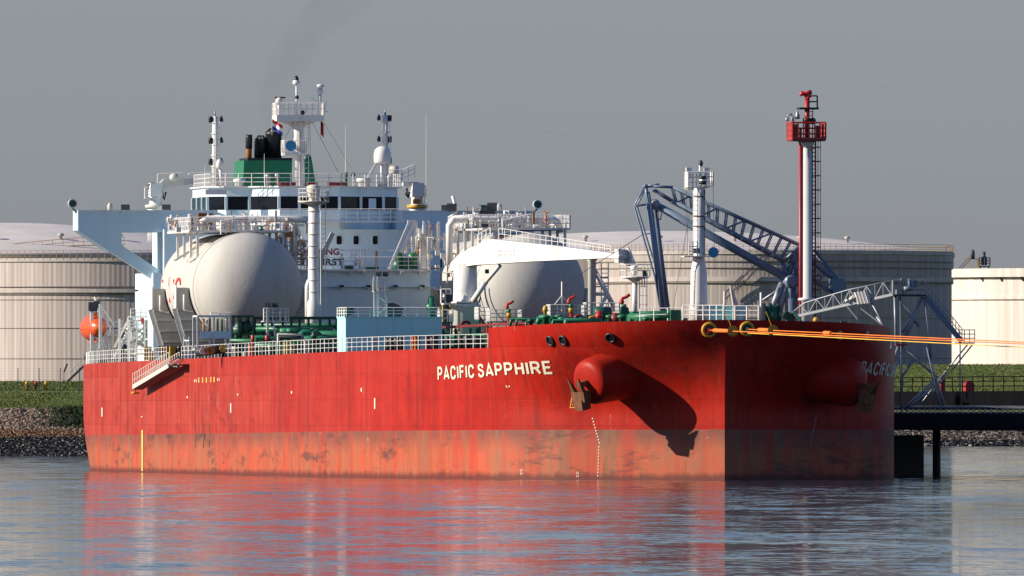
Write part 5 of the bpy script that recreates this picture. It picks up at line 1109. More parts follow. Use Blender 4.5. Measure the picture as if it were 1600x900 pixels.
# ---- the green piping
def pipe(pts, r, m_='green', n=8, nm='deck_pipe'): return P_(nm, MB().path(pts, r, n), M[m_])
for p, z, r, a0, a1 in ((5.5, 1.0, .30, 30, 168), (4.5, 1.0, .30, 30, 168), (3.5, 1.1, .36, 26, 168), (2.3, 1.1, .36, 26, 168), (1.0, 1.0, .3, 26, 168), (-.5, 1.0, .25, 24, 168), (-2, .9, .25, 24, 168), (6.6, 1.5, .2, 40, 150), (-3.5, 1.3, .2, 40, 150)):
    pipe([(a1, p, zmain(a1)+z), (a0, p, zmain(a0)+z)], r)
for a_ in range(28, 168, 7):
    z = zmain(a_); P_('pipe_support', MB().box(a_-.1, a_+.1, -4, 7, z+.5, z+.68).box(a_-.1, a_+.1, 6.6, 6.9, z, z+.6).box(a_-.1, a_+.1, 1.5, 1.8, z, z+.6).box(a_-.1, a_+.1, -4, -3.7, z, z+.6), M['green_d'])
def wheel_valve(a_, p, z, s=1.0, m_='green'):
    o = P_('gate_valve', MB().tube((a_, p, z), (a_, p, z+.8*s), .2*s, 8).lathe([(.34*s, -.12*s), (.34*s, .12*s)], (a_, p, z), 12, 'x').lathe([(.3*s, -.08), (.3*s, .08)], (a_, p, z+.45*s), 10), M[m_])
    P_('hand_wheel', MB().torus((a_, p, z+1.0*s), .3*s, .04, (.2, .1, 1), 14, 5).tube((a_, p, z+.8*s), (a_, p, z+1.0*s), .04, 5), M[R.choice(['green', 'red', 'green_d'])], o)
for k in range(80):
    a_ = R.uniform(28, 150); wheel_valve(a_, R.uniform(-3.5, 7.5), zmain(a_)+R.uniform(.9, 1.5), R.uniform(.7, 1.15), R.choice(['green', 'green', 'green_d']))
# starboard cluster ahead of the gas tank
for x0, y0, x1, y1, r, a0, a1 in ((395, 508, 640, 508, .16, 140, 137), (400, 497, 530, 497, .12, 142, 139), (450, 522, 640, 524, .32, 128, 126), (400, 514, 520, 514, .2, 136, 134), (455, 529, 535, 530, .26, 122, 121), (340, 520, 430, 520, .14, 146, 145), (395, 540, 530, 541, .2, 118, 117), (360, 532, 470, 534, .16, 126, 125)):
    pipe([PA(x0, y0, a0), PA(x1, y1, a1)], r)
for x, y in ((452, 518), (462, 518)): q = Vector(PA(x, y, 126)); P_('pipe_elbow', MB().path([q+V(0, .8, 0), q, q+V(0, -.9, 0), q+V(0, -1.15, -.3), q+V(0, -1.15, -1.5)], .33, 10), M['green'])
for x, y in ((476, 522), (486, 523)): q = Vector(PA(x, y, 124)); P_('pipe_elbow', MB().path([q+V(0, .4, -1.2), q+V(0, .4, -.1), q+V(0, .1, .15), q+V(0, -.5, .15), q+V(0, -.8, -.1), q+V(0, -.8, -1.3)], .24, 8), M['green'])
for x in (398, 410, 425, 442, 455, 468, 482, 500, 515, 526): q = PA(x, 497, 138); P_('rack_post', MB().beam(q, (q[0], q[1], zmain(138)), .2), M['green_d'])
P_('pipe_rack', MB().beam(PA(395, 497, 138), PA(531, 497, 138), .25).beam(PA(395, 512, 138), PA(531, 512, 138), .2), M['green_d'])
for k in range(60):
    a_ = R.uniform(112, 150); p = R.uniform(8, 18.5); z = zmain(a_); h = R.uniform(.4, 2.2)
    kind = R.random()
    if kind < .45: pipe([(a_, p, z), (a_, p, z+h), (a_, p-R.uniform(.6, 2.5), z+h), (a_, p-R.uniform(.6, 2.5), z)], R.uniform(.09, .26), R.choice(['green', 'green', 'green_d', 'cream', 'darksteel']))
    elif kind < .75: wheel_valve(a_, p, z+h*.6, R.uniform(.6, 1.1), R.choice(['green', 'green_d', 'yellow', 'darksteel']))
    else: P_('deck_box', MB().box(a_, a_+R.uniform(.5, 1.4), p, p+R.uniform(.4, 1.2), z-.1, z+R.uniform(.5, 1.5)), M[R.choice(['green_d', 'green', 'cream', 'steel', 'darksteel'])])
# manifold frames and shelters
def frame_box(x0, x1, y0, y1, a_, dep, m_, name, label, bars=2):
    q = [Vector(PA(x, y, a_)) for x, y in ((x0, y1), (x1, y1), (x1, y0), (x0, y0))]; o = V(dep, 0, 0); g = MB()
    for b_ in (V(0, 0, 0), o):
        for i in range(4): g.beam(q[i]+b_, q[(i+1) % 4]+b_, .16)
        for k in range(1, bars): g.beam(q[0].lerp(q[1], k/bars)+b_, q[3].lerp(q[2], k/bars)+b_, .12)
    for i in range(4): g.beam(q[i], q[i]+o, .14)
    g.beam(q[0]+V(0, 0, 1.0), q[1]+V(0, 0, 1.0), .1)
    return P_(name, g, M[m_], label=label)
fb = frame_box(309, 360, 494, 546, 132, 2.5, 'white', 'manifold_shelter', 'white framed shelter with grey panels beside the gas tank saddle')
for x0, x1 in ((313, 331), (335, 359)): P_('panel', MB().box(131.9, 132, SP(x0, 132), SP(x1, 132), SZ(529, 132, 15), SZ(518, 132, 15)), M['wingwhite'], fb)
for x, m_ in ((318, 'copper'), (324, 'cream'), (340, 'green_d'), (347, 'green'), (353, 'cream'), (328, 'green_d')): P_('riser', MB().tube(PA(x, 530, 133), PA(x, 498, 133), .09, 6), M[m_], fb)
P_('roof_rail', MB().rail([PA(329, 494, 132), PA(360, 494, 132)], .3, .8, .05, 1), W, fb)
gb = frame_box(362, 396, 494, 540, 136, 3, 'green_d', 'pump_frame', 'dark green pump frame behind the white shelter', 3)
P_('pump', MB().tube(PA(366, 520, 137), PA(392, 508, 137), .55, 10).beam(PA(366, 538, 137), PA(380, 510, 137), .4).ball(PA(375, 512, 137), .6, 8), M['green_d'], gb); P_('roof', MB().prism([PA(360, 496, 136), PA(364, 493, 136), PA(392, 493, 136), PA(397, 496, 136)], (3, 0, 0)), M['green'], gb)
lt = P_('deck_light_tower', MB().beam(PA(418, 530, 134), PA(418, 484, 134), .2).beam(PA(430, 528, 134), PA(427, 500, 134), .14).box(134, 135.5, SP(412, 134), SP(452, 134), SZ(503, 134, 12), SZ(501.5, 134, 12)).rail([PA(412, 501, 134), PA(420, 501, 134), PA(432, 501, 134), PA(451, 501, 134)], 1.05, .35, .04, 3).beam(PA(438, 502, 134), PA(438, 485, 134), .15).beam(PA(447, 508, 134), PA(447, 484, 134), .15), W, label='white railed light tower with two floodlights beside the gas tank')
for x in (419, 430): flood(0, PA(x, 476.5, 134), s=.24, under=lt); P_('light_post', MB().beam(PA(x, 484, 134), PA(x, 478, 134), .1), W, lt)
for x, m_ in ((395, 'red'), (417, 'red')): P_('extinguisher', MB().lathe([(.16, 0), (.16, .6), (.05, .7)], PA(x, 536, 121), 10), M[m_])
hs_ = P_('hose_rack', MB().tube(PA(305, 551, 120), PA(352, 545, 120), .38, 10), M['darksteel'], label='row of capped cargo hoses behind the rail')
for x, m_ in ((318, 'cream'), (324.5, 'yellow'), (330, 'copper'), (349, 'yellow')): P_('hose_cap', MB().lathe([(.33, -.1), (.33, .1)], PA(x, 548.5-(x-318)*.12, 119.4), 14, 'x'), M[m_], hs_)
for x in (250, 256, 262, 268, 275, 281): P_('hose_end', MB().lathe([(.16, 0), (.18, .9), (.28, 1.0), (.28, 1.3), (.12, 1.35)], (SA(x, 19.5), 19.5, zmain(170)), 10), M['black'])
for x in (258, 266, 271): P_('hose_saddle', MB().box(SA(x, 20.2), SA(x, 20.2)+.5, 20.0, 20.5, zmain(165), zmain(165)+1.25), M['yellow'])
for k in range(24):
    x = 306+R.uniform(0, 150); a_ = SA(x, 20.0); z = zmain(a_); r = R.uniform(.08, .2)
    P_('deck_fitting', MB().lathe([(r, 0), (r, .7), (r*1.5, .75), (r*1.5, .95)], (a_, R.uniform(18.6, 20.4), z), 8), M[R.choice(['green', 'green_d', 'black', 'cream', 'black', 'copper', 'green'])])
# ---- platforms and fire monitors along the pipe trunk
def railed(x0, x1, y0, a_, dep=2, h=1.0, m_='white', nm='service_platform', legs=True):
    p0, p1 = SP(x0, a_), SP(x1, a_); z = SZ(y0, a_, p0); g = MB().box(a_, a_+dep, p0, p1, z-.1, z)
    if legs:
        for p in (p0-.1, p1+.1): g.beam((a_+.1, p, z), (a_+.1, p, zmain(a_)), .14)
    o = P_(nm, g, M['green_d'] if m_ == 'white' else M[m_]); P_('railing', MB().rail([(a_+dep, p0, z), (a_, p0, z), (a_, p1, z), (a_+dep, p1, z)], h, .55, .035, 3), W, o); return o
railed(690, 708, 503, 100); railed(748, 765, 499, 98); railed(766, 816, 502, 95); railed(860, 914, 495, 80); railed(917, 968, 492, 80)
def monitor(px, py, a_, s=1.0):
    q = Vector(PA(px, py, a_)); z0 = zmain(a_) if a_ > 16 else zbow(a_)-.9
    o = P_('fire_monitor', MB().tube((q.x, q.y, z0), (q.x, q.y, q.z-1.0*s), .22*s, 10), M['red'], label='red fire monitor gun on a yellow banded riser')
    P_('band', MB().tube((q.x, q.y, q.z-1.5*s), (q.x, q.y, q.z-.95*s), .3*s, 10), M['yellow'], o); P_('collar', MB().tube((q.x, q.y, q.z-.95*s), (q.x, q.y, q.z-.5*s), .24*s, 10), M['green'], o)
    P_('gun', MB().path([q+V(0, .1, -.5*s), q+V(0, .3*s, -.2*s), q+V(0, .15*s, .05*s), q+V(0, -.25*s, .2*s), q+V(-.1, -.55*s, .42*s)], .15*s, 8).ball(q+V(0, .2*s, -.3*s), .25*s, 8), M['red'], o)
monitor(795, 476, 95, .72); monitor(892, 467.5, 80, .75); monitor(975, 467, 60, .85)
P_('jack_post', MB().tube(PA(878, 496, 82), PA(878, 440, 82), .06, 6).tube(PA(878, 462, 82), PA(866, 477, 82), .05, 5).tube(PA(878, 462, 82), PA(890, 477, 82), .05, 5), M['white_rusty'])
P_('stay_wire', MB().tube(PA(768, 516, 92), PA(1005, 366, 85), .03, 4), M['darksteel']); P_('stay_wire', MB().tube(PA(1048, 502, 70), PA(1078, 330, 70), .025, 4), M['darksteel'])
P_('catwalk_edge', MB().beam(PA(692, 511.5, 90), PA(790, 506, 62), .2).beam(PA(790, 506, 62), PA(870, 505, 44), .2), M['darkred'])
for x, a_ in ((692, 90), (712, 86), (735, 80), (760, 72)): q = PA(x, 513, a_); P_('catwalk_post', MB().beam(q, (q[0], q[1], zmain(a_)), .18), M['green_d'])
P_('catwalk_grating', MB().prism([PA(692, 514, 91), PA(790, 508, 63), PA(790, 508, 66), PA(692, 514, 94)], (0, 0, .1)), M['green_d'])
for x, y, a_ in ((728, 507, 84), (905, 497, 44), (850, 503, 50)): P_('hose_loop', MB().path([PA(x-7, y+2, a_), PA(x-5, y-3, a_), PA(x, y-4.5, a_), PA(x+5, y-3, a_), PA(x+7, y+2, a_)], .12, 6), M['darkred'])
P_('red_locker', MB().box(24, 24.6, SP(825, 24), SP(808, 24), SZ(515, 24, 12), SZ(506.5, 24, 12)), M['red']); P_('red_post', MB().box(17, 17.4, SP(768, 17), SP(761, 17), zmain(17), SZ(511, 17, 15)), M['red'])
# ---- forecastle outfit
def fc(px, py, a_): return Vector(PA(px, py, a_))
for k in range(40):
    a_ = R.uniform(8, 24); px = R.uniform(820, 1060); q = fc(px, R.uniform(497, 505), a_); r = R.uniform(.12, .3)
    if abs(q.y) < 15:
        if R.random() < .5: P_('deck_pipe', MB().path([q+V(0, 1.4, -.5), q+V(0, 1.3, 0), q+V(0, -1.3, 0), q+V(0, -1.4, -.5)], r*.7, 8), M['green'])
        else: P_('deck_fitting', MB().lathe([(r, -.8), (r, 0), (r*1.6, .05), (r*1.6, .2), (r*.5, .3)], q, 10), M[R.choice(['green', 'green', 'green_d', 'green'])])
pipe([fc(965, 497, 14), fc(1050, 493, 10)], .34, 'green', 10); pipe([fc(968, 491, 15), fc(1050, 489, 11)], .2, 'green')
P_('gypsy_box', MB().cbox(fc(1056, 493, 10), 1, 1.0, .9), M['green'])
ww = P_('windlass', MB().prism([fc(968, 500, 13), fc(971, 480, 13), fc(976, 477, 13), fc(982, 481, 13), fc(986, 500, 13)], (.8, 0, 0)), M['green_d'], label='dark green windlass on the forecastle')
P_('windlass_drum', MB().tube(fc(928, 489, 14), fc(955, 490, 14), .5, 14), M['green_d'], ww); P_('brake_band', MB().torus(fc(926, 502, 12), .35, .1, (1, 0, 0), 16, 6), M['yellow'], ww); P_('windlass_motor', MB().ball(fc(936, 494, 12), .35, 8).tube(fc(936, 505, 12), fc(936, 486, 12), .2, 8), M['red'], ww)
P_('windlass_motor', MB().ball(fc(962, 498, 12), .5, 10), M['darkred'], ww)
P_('hydrant', MB().lathe([(.14, -.6), (.14, .3), (.24, .35), (.2, .6), (.1, .8)], fc(852, 493, 18), 10).tube(fc(855, 496, 18), fc(858, 498, 18), .15, 8), M['yellow'])
P_('bow_railing', MB().rail([fc(1067, 500, 9), fc(1130, 500, 7)], 1.15, .55, .04, 3), W); P_('bow_railing', MB().rail([fc(1130, 500, 6), fc(1185, 500, 5)], 1.1, .9, .04, 3), W); P_('bow_railing', MB().rail([fc(1000, 502, 11), fc(1065, 501, 9.5)], 1.0, 1.0, .035, 2), W)
P_('chain_locker', MB().box(11.5, 13.5, SP(1107, 11.5), SP(1147, 11.5), 11.3, SZ(477, 12, 0)), M['lblue']); P_('chain_locker', MB().box(10.5, 12, SP(1153, 10.5), SP(1166, 10.5), 11.3, SZ(477, 12, 0)), M['lblue'])
P_('store_davit', MB().prism([fc(1141, 448, 8), fc(1143, 447, 8), fc(1153, 474, 8), fc(1154, 500, 8), fc(1146, 500, 8), fc(1146, 478, 8)], (.35, 0, 0)), M['cream'])
for x, y, m_ in ((1132, 455, 'cream'), (1189, 457, 'white'), (1163, 478, 'cream')): P_('bow_post', MB().tube(fc(x, 500, 7), fc(x, y, 7), .09, 8), M[m_])
mw = P_('mooring_winch', MB().tube(fc(1197, 494, 12), fc(1218, 494, 12), .8, 20), M['green'], label='green mooring winch at the bow')
for x in (1193, 1204, 1216): P_('winch_flange', MB().lathe([(1.0, -.06), (1.0, .06)], fc(x, 493, 12), 24, 'y'), M['green_d'], mw)
P_('winch_frame', MB().beam(fc(1240, 487, 11), fc(1252, 502, 9), .15).beam(fc(1225, 490, 11), fc(1240, 500, 11), .6), M['green_d'], mw)
P_('roller_fairlead', MB().cbox(fc(1318, 505, 10), .4, .5, .35), M['green']); P_('roller_fairlead', MB().ball(fc(1275, 500, 9), .25, 8), M['yellow'])
for x in (1311, 1352): P_('bulwark_lamp', MB().lathe([(.1, -.4), (.1, 0), (.18, .05), (.1, .25)], on_hull((x, 522), -1, .15), 8), M['cream'])
P_('bow_light_post', MB().tube(fc(1386, 515, 16.2), fc(1386, 527, 16.2), .12, 6), M['cream'])
for y in (555,): P_('rubbing_line', MB(), W) if 0 else None
# ---- davits and lifeboat on the starboard quarter
la_ = 240.0; Lq = lambda x, y, a_=la_: Vector(PA(x, y, a_))
dv = P_('lifeboat_davit', MB().beam(Lq(143.5, 572), Lq(143.5, 486), .3).beam(Lq(157, 545, 238), Lq(157, 475, 238), .26).beam(Lq(141, 486), Lq(159, 486), .3).beam(Lq(143, 545), Lq(168, 520), .2).beam(Lq(143, 520), Lq(168, 545), .16).beam(Lq(169, 560), Lq(172, 510), .2).beam(Lq(158, 480), Lq(178, 508), .18).beam(Lq(144, 560), Lq(160, 545), .16), W, label='white lifeboat davit frame on the starboard quarter')
P_('davit_winch', MB().cbox(Lq(145, 479), .6, .8, .8).cbox(Lq(151, 478), .5, .5, .9), M['darksteel'], dv); P_('davit_head', MB().path([Lq(150, 484), Lq(150, 470), Lq(148, 464)], .1, 6).beam(Lq(157, 482), Lq(157, 472), .14), M['cream'], dv)
P_('ladder', MB().ladder(Lq(163, 572), Lq(163, 500), .5, (0, 1, 0), .4).ladder(Lq(150, 570), Lq(150, 500), .35, (0, 1, 0), .4), W, dv)
P_('railing', MB().rail([Lq(165, 522), Lq(182, 522), Lq(190, 520)], 1.1, .4, .035), W, dv); P_('platform', MB().box(la_-1, la_+1, Lq(165, 522).y, Lq(190, 522).y, Lq(165, 523).z-.1, Lq(165, 523).z), M['cream'], dv)
cl = Lq(146.5, 512, 242.5); B = Thing('lifeboat', 'orange enclosed lifeboat hanging in the davit over the starboard quarter', 'lifeboat', cl, SHIP)
pr = [(.05, -3.6), (.6, -3.1), (.95, -2.2), (1.1, -.8), (1.1, .8), (1.0, 2.2), (.65, 3.1), (.05, 3.6)]
g = MB(); g.lathe(pr, cl, 20, (V(0, 1, 0), V(0, 0, 1.12), V(1, 0, 0))); B.part('hull', g, M['orange']); g = MB().lathe([(r*1.06, h) for r, h in pr], cl-V(0, 0, .1), 20, (V(0, 1, 0), V(0, 0, .14), V(1, 0, 0))); B.part('fender_strip', g, M['orange'])
B.part('cabin', MB().prism([cl+V(-2.2, -.45, .8), cl+V(-2.2, .45, .8), cl+V(-2.0, .35, 1.6), cl+V(-2.0, -.35, 1.6)], (1.6, 0, 0)), M['orange'])
for s in (-1, 1): B.part('window', MB().cbox(cl+V(-1.2, s*.42, 1.25), .6, .04, .25), M['glass'])
B.part('hook', MB().tube(cl+V(-2.8, 0, .9), cl+V(-2.8, 0, 1.8), .06, 6), M['steel']); B.part('keel', MB().box(cl.x-2.6, cl.x+2.6, cl.y-.06, cl.y+.06, cl.z-1.4, cl.z-1.1), M['orange'])
for x, y0, y1, m_ in ((136, 560, 552, 'darksteel'), (157.5, 573, 562, 'black'), (163.5, 573, 561, 'black'), (207, 574, 557, 'white_rusty'), (214, 573, 560, 'copper'), (222, 573, 560, 'copper'), (186, 573, 565, 'green_d'), (193, 573, 564, 'green_d')):
    q = Lq(x, y0, 236); P_('deck_fitting', MB().lathe([(.3, q.z), (.3, SZ(y1, 236, q.y)-.1), (.15, SZ(y1, 236, q.y))], (q.x, q.y, 0), 10), M[m_])
P_('gangway_winch', MB().cbox(PA(231, 552, 205), .6, .7, 1.2), M['yellow']); P_('gangway_winch', MB().cbox(PA(237, 556, 203), .6, .5, .9), M['yellow']); P_('gangway_post', MB().beam(PA(288, 560, 168), PA(288, 526, 168), .14).beam(PA(296, 560, 167), PA(296, 526, 167), .14).beam(PA(288, 532, 168), PA(296, 532, 167), .1).cbox(PA(292, 556, 167), .2, .6, .6), W)
# red equipment on the side house
# ---- accommodation ladder slung along the side
A0 = Vector((SA(272, 22.9), 22.9, SZ(571, SA(272, 22.9), 22.9))); A1 = Vector((SA(215.5, 22.9), 22.9, SZ(605, SA(215.5, 22.9), 22.9)))
G = Thing('accommodation_ladder', 'grey boarding ladder slung down along the red hull near the stern', 'boarding ladder', A0, SHIP)
for o in (-.45, .45): G.part('stringer', MB().beam(A0+V(0, o, 0), A1+V(0, o, 0), .1, .38), M['cream'])
for k in range(20): q = A0.lerp(A1, (k+.5)/20); G.part('tread', MB().cbox(q, .9, .85, .06), M['darksteel'])
G.part('underside', MB().beam(A0-V(0, 0, .2), A1-V(0, 0, .2), .8, .05), M['darksteel'])
for o in (-.45, .45):
    g = MB(); n = 16
    for k in range(n+1): q = A0.lerp(A1, k/n)+V(0, o, 0); g.tube(q, q+V(0, 0, 1.15), .035, 4)
    g.tube(A0+V(0, o, 1.15), A1+V(0, o, 1.15), .035, 5); g.tube(A0+V(0, o, .6), A1+V(0, o, .6), .03, 5); G.part('handrail', g, M['cream'])
G.part('top_platform', MB().cbox(A0+V(-1.5, -.4, .05), 3.4, 1.9, .12), M['darksteel']); G.part('foot_roller', MB().tube(A1+V(2.0, -.4, -.5), A1+V(2.0, .3, -.5), .1, 8).beam(A1+V(1.6, 0, 0), A1+V(2.0, 0, -.5), .1), M['yellow'])
# ---- flags
def flag(name, label, c, w, h, bands, drop, a_):
    F_ = Thing(name, label, 'flag', Vector(c), SHIP); c = Vector(c)
    for i, m_ in enumerate(bands):
        n = 8; vs = []
        for k in range(n+1):
            u = k/n; y = -u*w; zz = -drop*u+.06*math.sin(u*6); xx = .18*math.sin(u*7)
            for j in (i, i+1): vs.append(c+V(xx+.05*math.sin(j+u*5), y, zz-h*j/len(bands)))
        F_.part('stripe' if len(bands) > 1 else 'cloth', MB().add(vs, [(2*k, 2*k+2, 2*k+3, 2*k+1) for k in range(n)]), M[m_])
    F_.part('halyard', MB().tube(c+V(0, 0, .4), c+V(0, 0, -h-.5), .015, 4), M['cream'])
flag('flag', 'red white and blue striped flag flying beside the black exhaust stacks', PA(425, 186, 222), 1.0, .95, ['flag_red', 'flag_white', 'flag_blue'], .55, 222)
flag('flag', 'small dark red flag hanging limp under the radar platform', PA(501, 188, 222), .3, 1.3, ['flag_red'], .3, 222)
# ================================================================== JETTY
def JA(px, py, a): return Vector(PA(px, py, a))
zj = 5.3
JT = Thing('jetty', 'dark steel jetty on piles running along beyond the bow', 'jetty', (60, -34, 0), SHIP)
j0, j1 = 104, 8
JT.part('deck', MB().box(j1, j0, -40, -29.5, zj-.35, zj), M['darksteel']); JT.part('edge_beam', MB().box(j1, j0, -29.4, -29.0, zj-1.5, zj-.12), M['rubber']); JT.part('edge_beam', MB().box(j1, j0, -40.2, -39.8, zj-1.5, zj-.1), M['darksteel'])
JT.part('mooring_platform', MB().box(100, 175, -46, -27, zj-.5, zj), M['concrete'])
for a_, p, r in ((SA(1463.5, -32), -32, .34), (30, -32, .34), (8.5, -32, .34), (110, -30, .5), (150, -40, .5), (140, -30, .5), (165, -30, .5)): JT.part('pile', MB().tube((a_, p, -3), (a_, p, zj-.4), r, 14), M['darksteel'])
c = JA(1411, 740, 98); JT.part('fender_block', MB().box(96.5, 101, c.y-1.5, c.y+1.45, -2, JA(1411, 680, 98).z), M['black'])
n = 40
for k in range(0, n): 
    a_ = j0-(j0-j1)*k/n
    JT.part('deck_lamp' if k % 6 == 3 else 'kerb_stud', MB().cbox((a_, -29.2, zj+.08), .12, .12, .35), M['cream'])
JT.part('pipe', MB().tube((j0, -32, zj+.35), (j1, -32, zj+.35), .18, 8).tube((j0, -33, zj+.35), (j1, -33, zj+.35), .14, 8), M['darksteel'])
# trestle walkway farther back
M['trestle_shade'] = mat('shadowed trestle steel', (.005, .005, .006), .95, var=.3, spec=.02)  # the ship's cast shadow on the trestle is put into this near-black
TW = Thing('trestle_bridge', 'dark railed trestle bridge behind the jetty with a red life raft canister', 'bridge', (260, -62, 0), SHIP)
zt1 = WZ(612, dist(260, -62))
TW.part('girder', MB().box(140, 430, -61.2, -60.8, zt1-1.5, zt1-.1), M['trestle_shade']); TW.part('girder', MB().box(140, 430, -64.2, -63.8, zt1-1.5, zt1-.1), M['trestle_shade']); TW.part('walkway', MB().box(140, 430, -64, -61, zt1-.1, zt1), M['trestle_shade'])
for a_ in (340, 400): TW.part('pile', MB().tube((a_, -62.5, -3), (a_, -62.5, zt1-.2), .4, 12), M['trestle_shade'])
g = MB()
for k in range(60): a_ = 140+290*k/59; g.tube((a_, -60.9, zt1), (a_, -60.9, zt1+1.3), .045, 4)
for h in (.45, .9, 1.3): g.tube((140, -60.9, zt1+h), (430, -60.9, zt1+h), .04, 4)
TW.part('railing', g, M['trestle_shade'])
def jx(px, p): return SA(px, p)
for px, s, nm, lb in ((1514, 1.0, 'life_raft', 'red domed life raft canister beside the trestle railing'), (1473, .8, 'hose_box', 'narrow red hose box on the trestle behind the gangway tower legs')):
    a_ = SA(px, -62.4); b0 = (a_, -62.4, zt1); X = Thing(nm, lb, 'life raft' if s == 1 else 'hose box', b0, SHIP)
    if s == 1:
        g = MB(); w2 = .42; X.part('canister', MB().prism([(a_-.5, -62.4+.4*math.cos(t), zt1+.55+.45*math.sin(t)) for t in [math.pi*i/10 for i in range(11)]]+[(a_-.5, -62.8, zt1), (a_-.5, -62.0, zt1)], (1.2, 0, 0)), M['red']); X.part('strap', MB().box(a_-.55, a_-.5, -62.82, -61.98, zt1+.5, zt1+.58), M['darkred'])
    else: X.part('case', MB().box(a_-.2, a_+.3, -62.6, -62.2, zt1, zt1+1.4), M['red']); X.part('lid', MB().box(a_-.25, a_+.35, -62.65, -62.15, zt1+1.4, zt1+1.5), M['darkred'])
# ---- fire monitor tower
ta_ = 129.0; tq = JA(1260, 500, ta_); FT = lambda x, y: Vector(PA(x, y, ta_)); tz = lambda y: SZ(y, ta_, tq.y)
FTW = Thing('monitor_tower', 'tall white tubular tower with a red railed top and monitor gun on the jetty', 'tower', (tq.x, tq.y, zj), SHIP)
FTW.part('column', MB().lathe([(.58, zj), (.58, tz(470)), (.75, tz(469)), (.75, tz(466)), (.48, tz(465)), (.46, tz(217))], (tq.x, tq.y, 0), 24), M['white_rusty'])
FTW.part('riser_pipe', MB().tube((ta_-.2, FT(1250, 500).y, zj), (ta_-.2, FT(1250, 500).y, tz(200)), .12, 8), M['red'])
g = MB(); y0, y1 = FT(1270, 500).y, FT(1281, 500).y
g.ladder((ta_, (y0+FT(1273, 500).y)/2, zj), (ta_, (y0+FT(1273, 500).y)/2, tz(219)), .25, (0, 1, 0), .35, .05)
for k in range(12):
    z = tz(230+22.3*k); g.path([(ta_-.3, y0, z), (ta_-.3, y1, z), (ta_+.4, y1, z), (ta_+.4, y0, z)], .045, 4)
for f_ in (.35, .65, 1): yy = y0+(y1-y0)*f_; g.tube((ta_-.3, yy, zj+3), (ta_-.3, yy, tz(219)), .03, 4)
FTW.part('caged_ladder', g, M['darkred'])
for k in range(5): FTW.part('pipe_clamp', MB().beam(FT(1250, 240+50*k), FT(1258, 240+50*k), .1), M['darkred'])
pp0, pp1 = FT(1234, 219).y, FT(1286, 219).y; z = tz(218)
FTW.part('platform', MB().box(ta_-1.3, ta_+1.3, pp0, pp1, z-.15, z+.1), M['darkred']); FTW.part('platform_cone', MB().lathe([(.46, z-.7), (.75, z-.15)], (tq.x, tq.y, 0), 20), M['white_rusty'])
FTW.part('railing', MB().rail([(ta_-1.3, pp0, z), (ta_-1.3, pp1, z), (ta_+1.3, pp1, z), (ta_+1.3, pp0, z)], 1.45, .5, .05, 3, True, True), M['red'])
FTW.part('control_cabinet', MB().box(ta_-.9, ta_-.3, FT(1236, 0).y, FT(1244, 0).y, z, z+1.3), M['red']); FTW.part('control_cabinet', MB().box(ta_-.3, ta_+.3, FT(1275, 0).y, FT(1281, 0).y, z, z+1.2), M['darkred'])
FTW.part('floodlight', MB().prism([FT(1234, 196), FT(1237, 182), FT(1240, 182), FT(1241, 196)], (-.3, 0, 0)), M['cream']); FTW.part('lamp_arm', MB().path([FT(1238, 182), FT(1236, 178), FT(1231, 180), FT(1230, 184)], .07, 6).ball(FT(1230, 186.5), .2, 8), M['steel']); FTW.part('beacon', MB().lathe([(.2, 0), (.2, .3), (.12, .5), (.02, .9)], FT(1246, 186), 10), M['steel'])
FTW.part('monitor_post', MB().tube(FT(1261, 219), FT(1261, 150), .2, 10).lathe([(.35, 0), (.35, .3)], FT(1261, 190), 12), M['red']); FTW.part('post_joint', MB().lathe([(.38, -.15), (.38, .15)], FT(1261, 188), 12).ball(FT(1270, 189), .3, 8), M['black'])
FTW.part('upper_platform', MB().box(ta_-.8, ta_+.8, FT(1247, 0).y, FT(1277, 0).y, tz(171), tz(168)), M['black']); FTW.part('upper_railing', MB().rail([FT(1264, 168), FT(1277, 168)], 1.0, .7, .06, 2), M['darkred'])
FTW.part('ladder', MB().ladder(FT(1267, 219), FT(1267, 168), .3, (0, 1, 0), .35, .04), M['darkred'])
FTW.part('monitor_gun', MB().path([FT(1261, 150), FT(1260, 146), FT(1254, 146), FT(1250, 148)], .18, 8).tube(FT(1258, 146), FT(1268, 144), .2, 8).beam(FT(1252, 143), FT(1266, 149), .12).tube(FT(1264, 143), FT(1256, 150), .08, 6).torus(FT(1262, 153), .28, .06, (0, .3, 1), 12, 5), M['red'])
# ---- loading arm
LA = Thing('loading_arm', 'slate blue loading arm bent over the deck towards the ship manifold', 'loading arm', (ta_+1, JA(1235, 480, ta_+1).y, zj), SHIP); aa = ta_+1.0
def A_(x, y, o=0): return Vector(PA(x, y, aa))+V(o, 0, 0)
bl = M['armblue']
LA.part('riser', MB().tube((aa, A_(1236, 0).y, zj), A_(1236, 442), .45, 14), bl); LA.part('slewing_head', MB().ball(A_(1236, 440), .75, 12).tube(A_(1236, 440, -.9), A_(1236, 440, .9), .4, 12), bl)
LA.part('inboard_arm', MB().tube(A_(1022, 319), A_(1246, 444), .36, 14), bl); LA.part('arm_elbow', MB().ball(A_(1023, 319.5), .48, 12), M['steel'])
tp_, bt_ = (1020, 291, 1252, 381), (1030, 300, 1240, 425)
def lerp2(q, u): return q[0]+(q[2]-q[0])*u, q[1]+(q[3]-q[1])*u
for o in (-.45, .45):
    LA.part('truss_chord', MB().tube(A_(1020, 291, o), A_(1050, 292.5, o), .11, 8).tube(A_(1050, 292.5, o), A_(1250, 383, o), .13, 8), bl); LA.part('truss_chord', MB().tube(A_(1022, 297, o), A_(1050, 314, o), .13, 8).tube(A_(1050, 314, o), A_(1226, 408, o), .2, 8), bl)
T0, T1, B0, B1 = (1050, 292.5), (1250, 383), (1050, 314), (1226, 408)
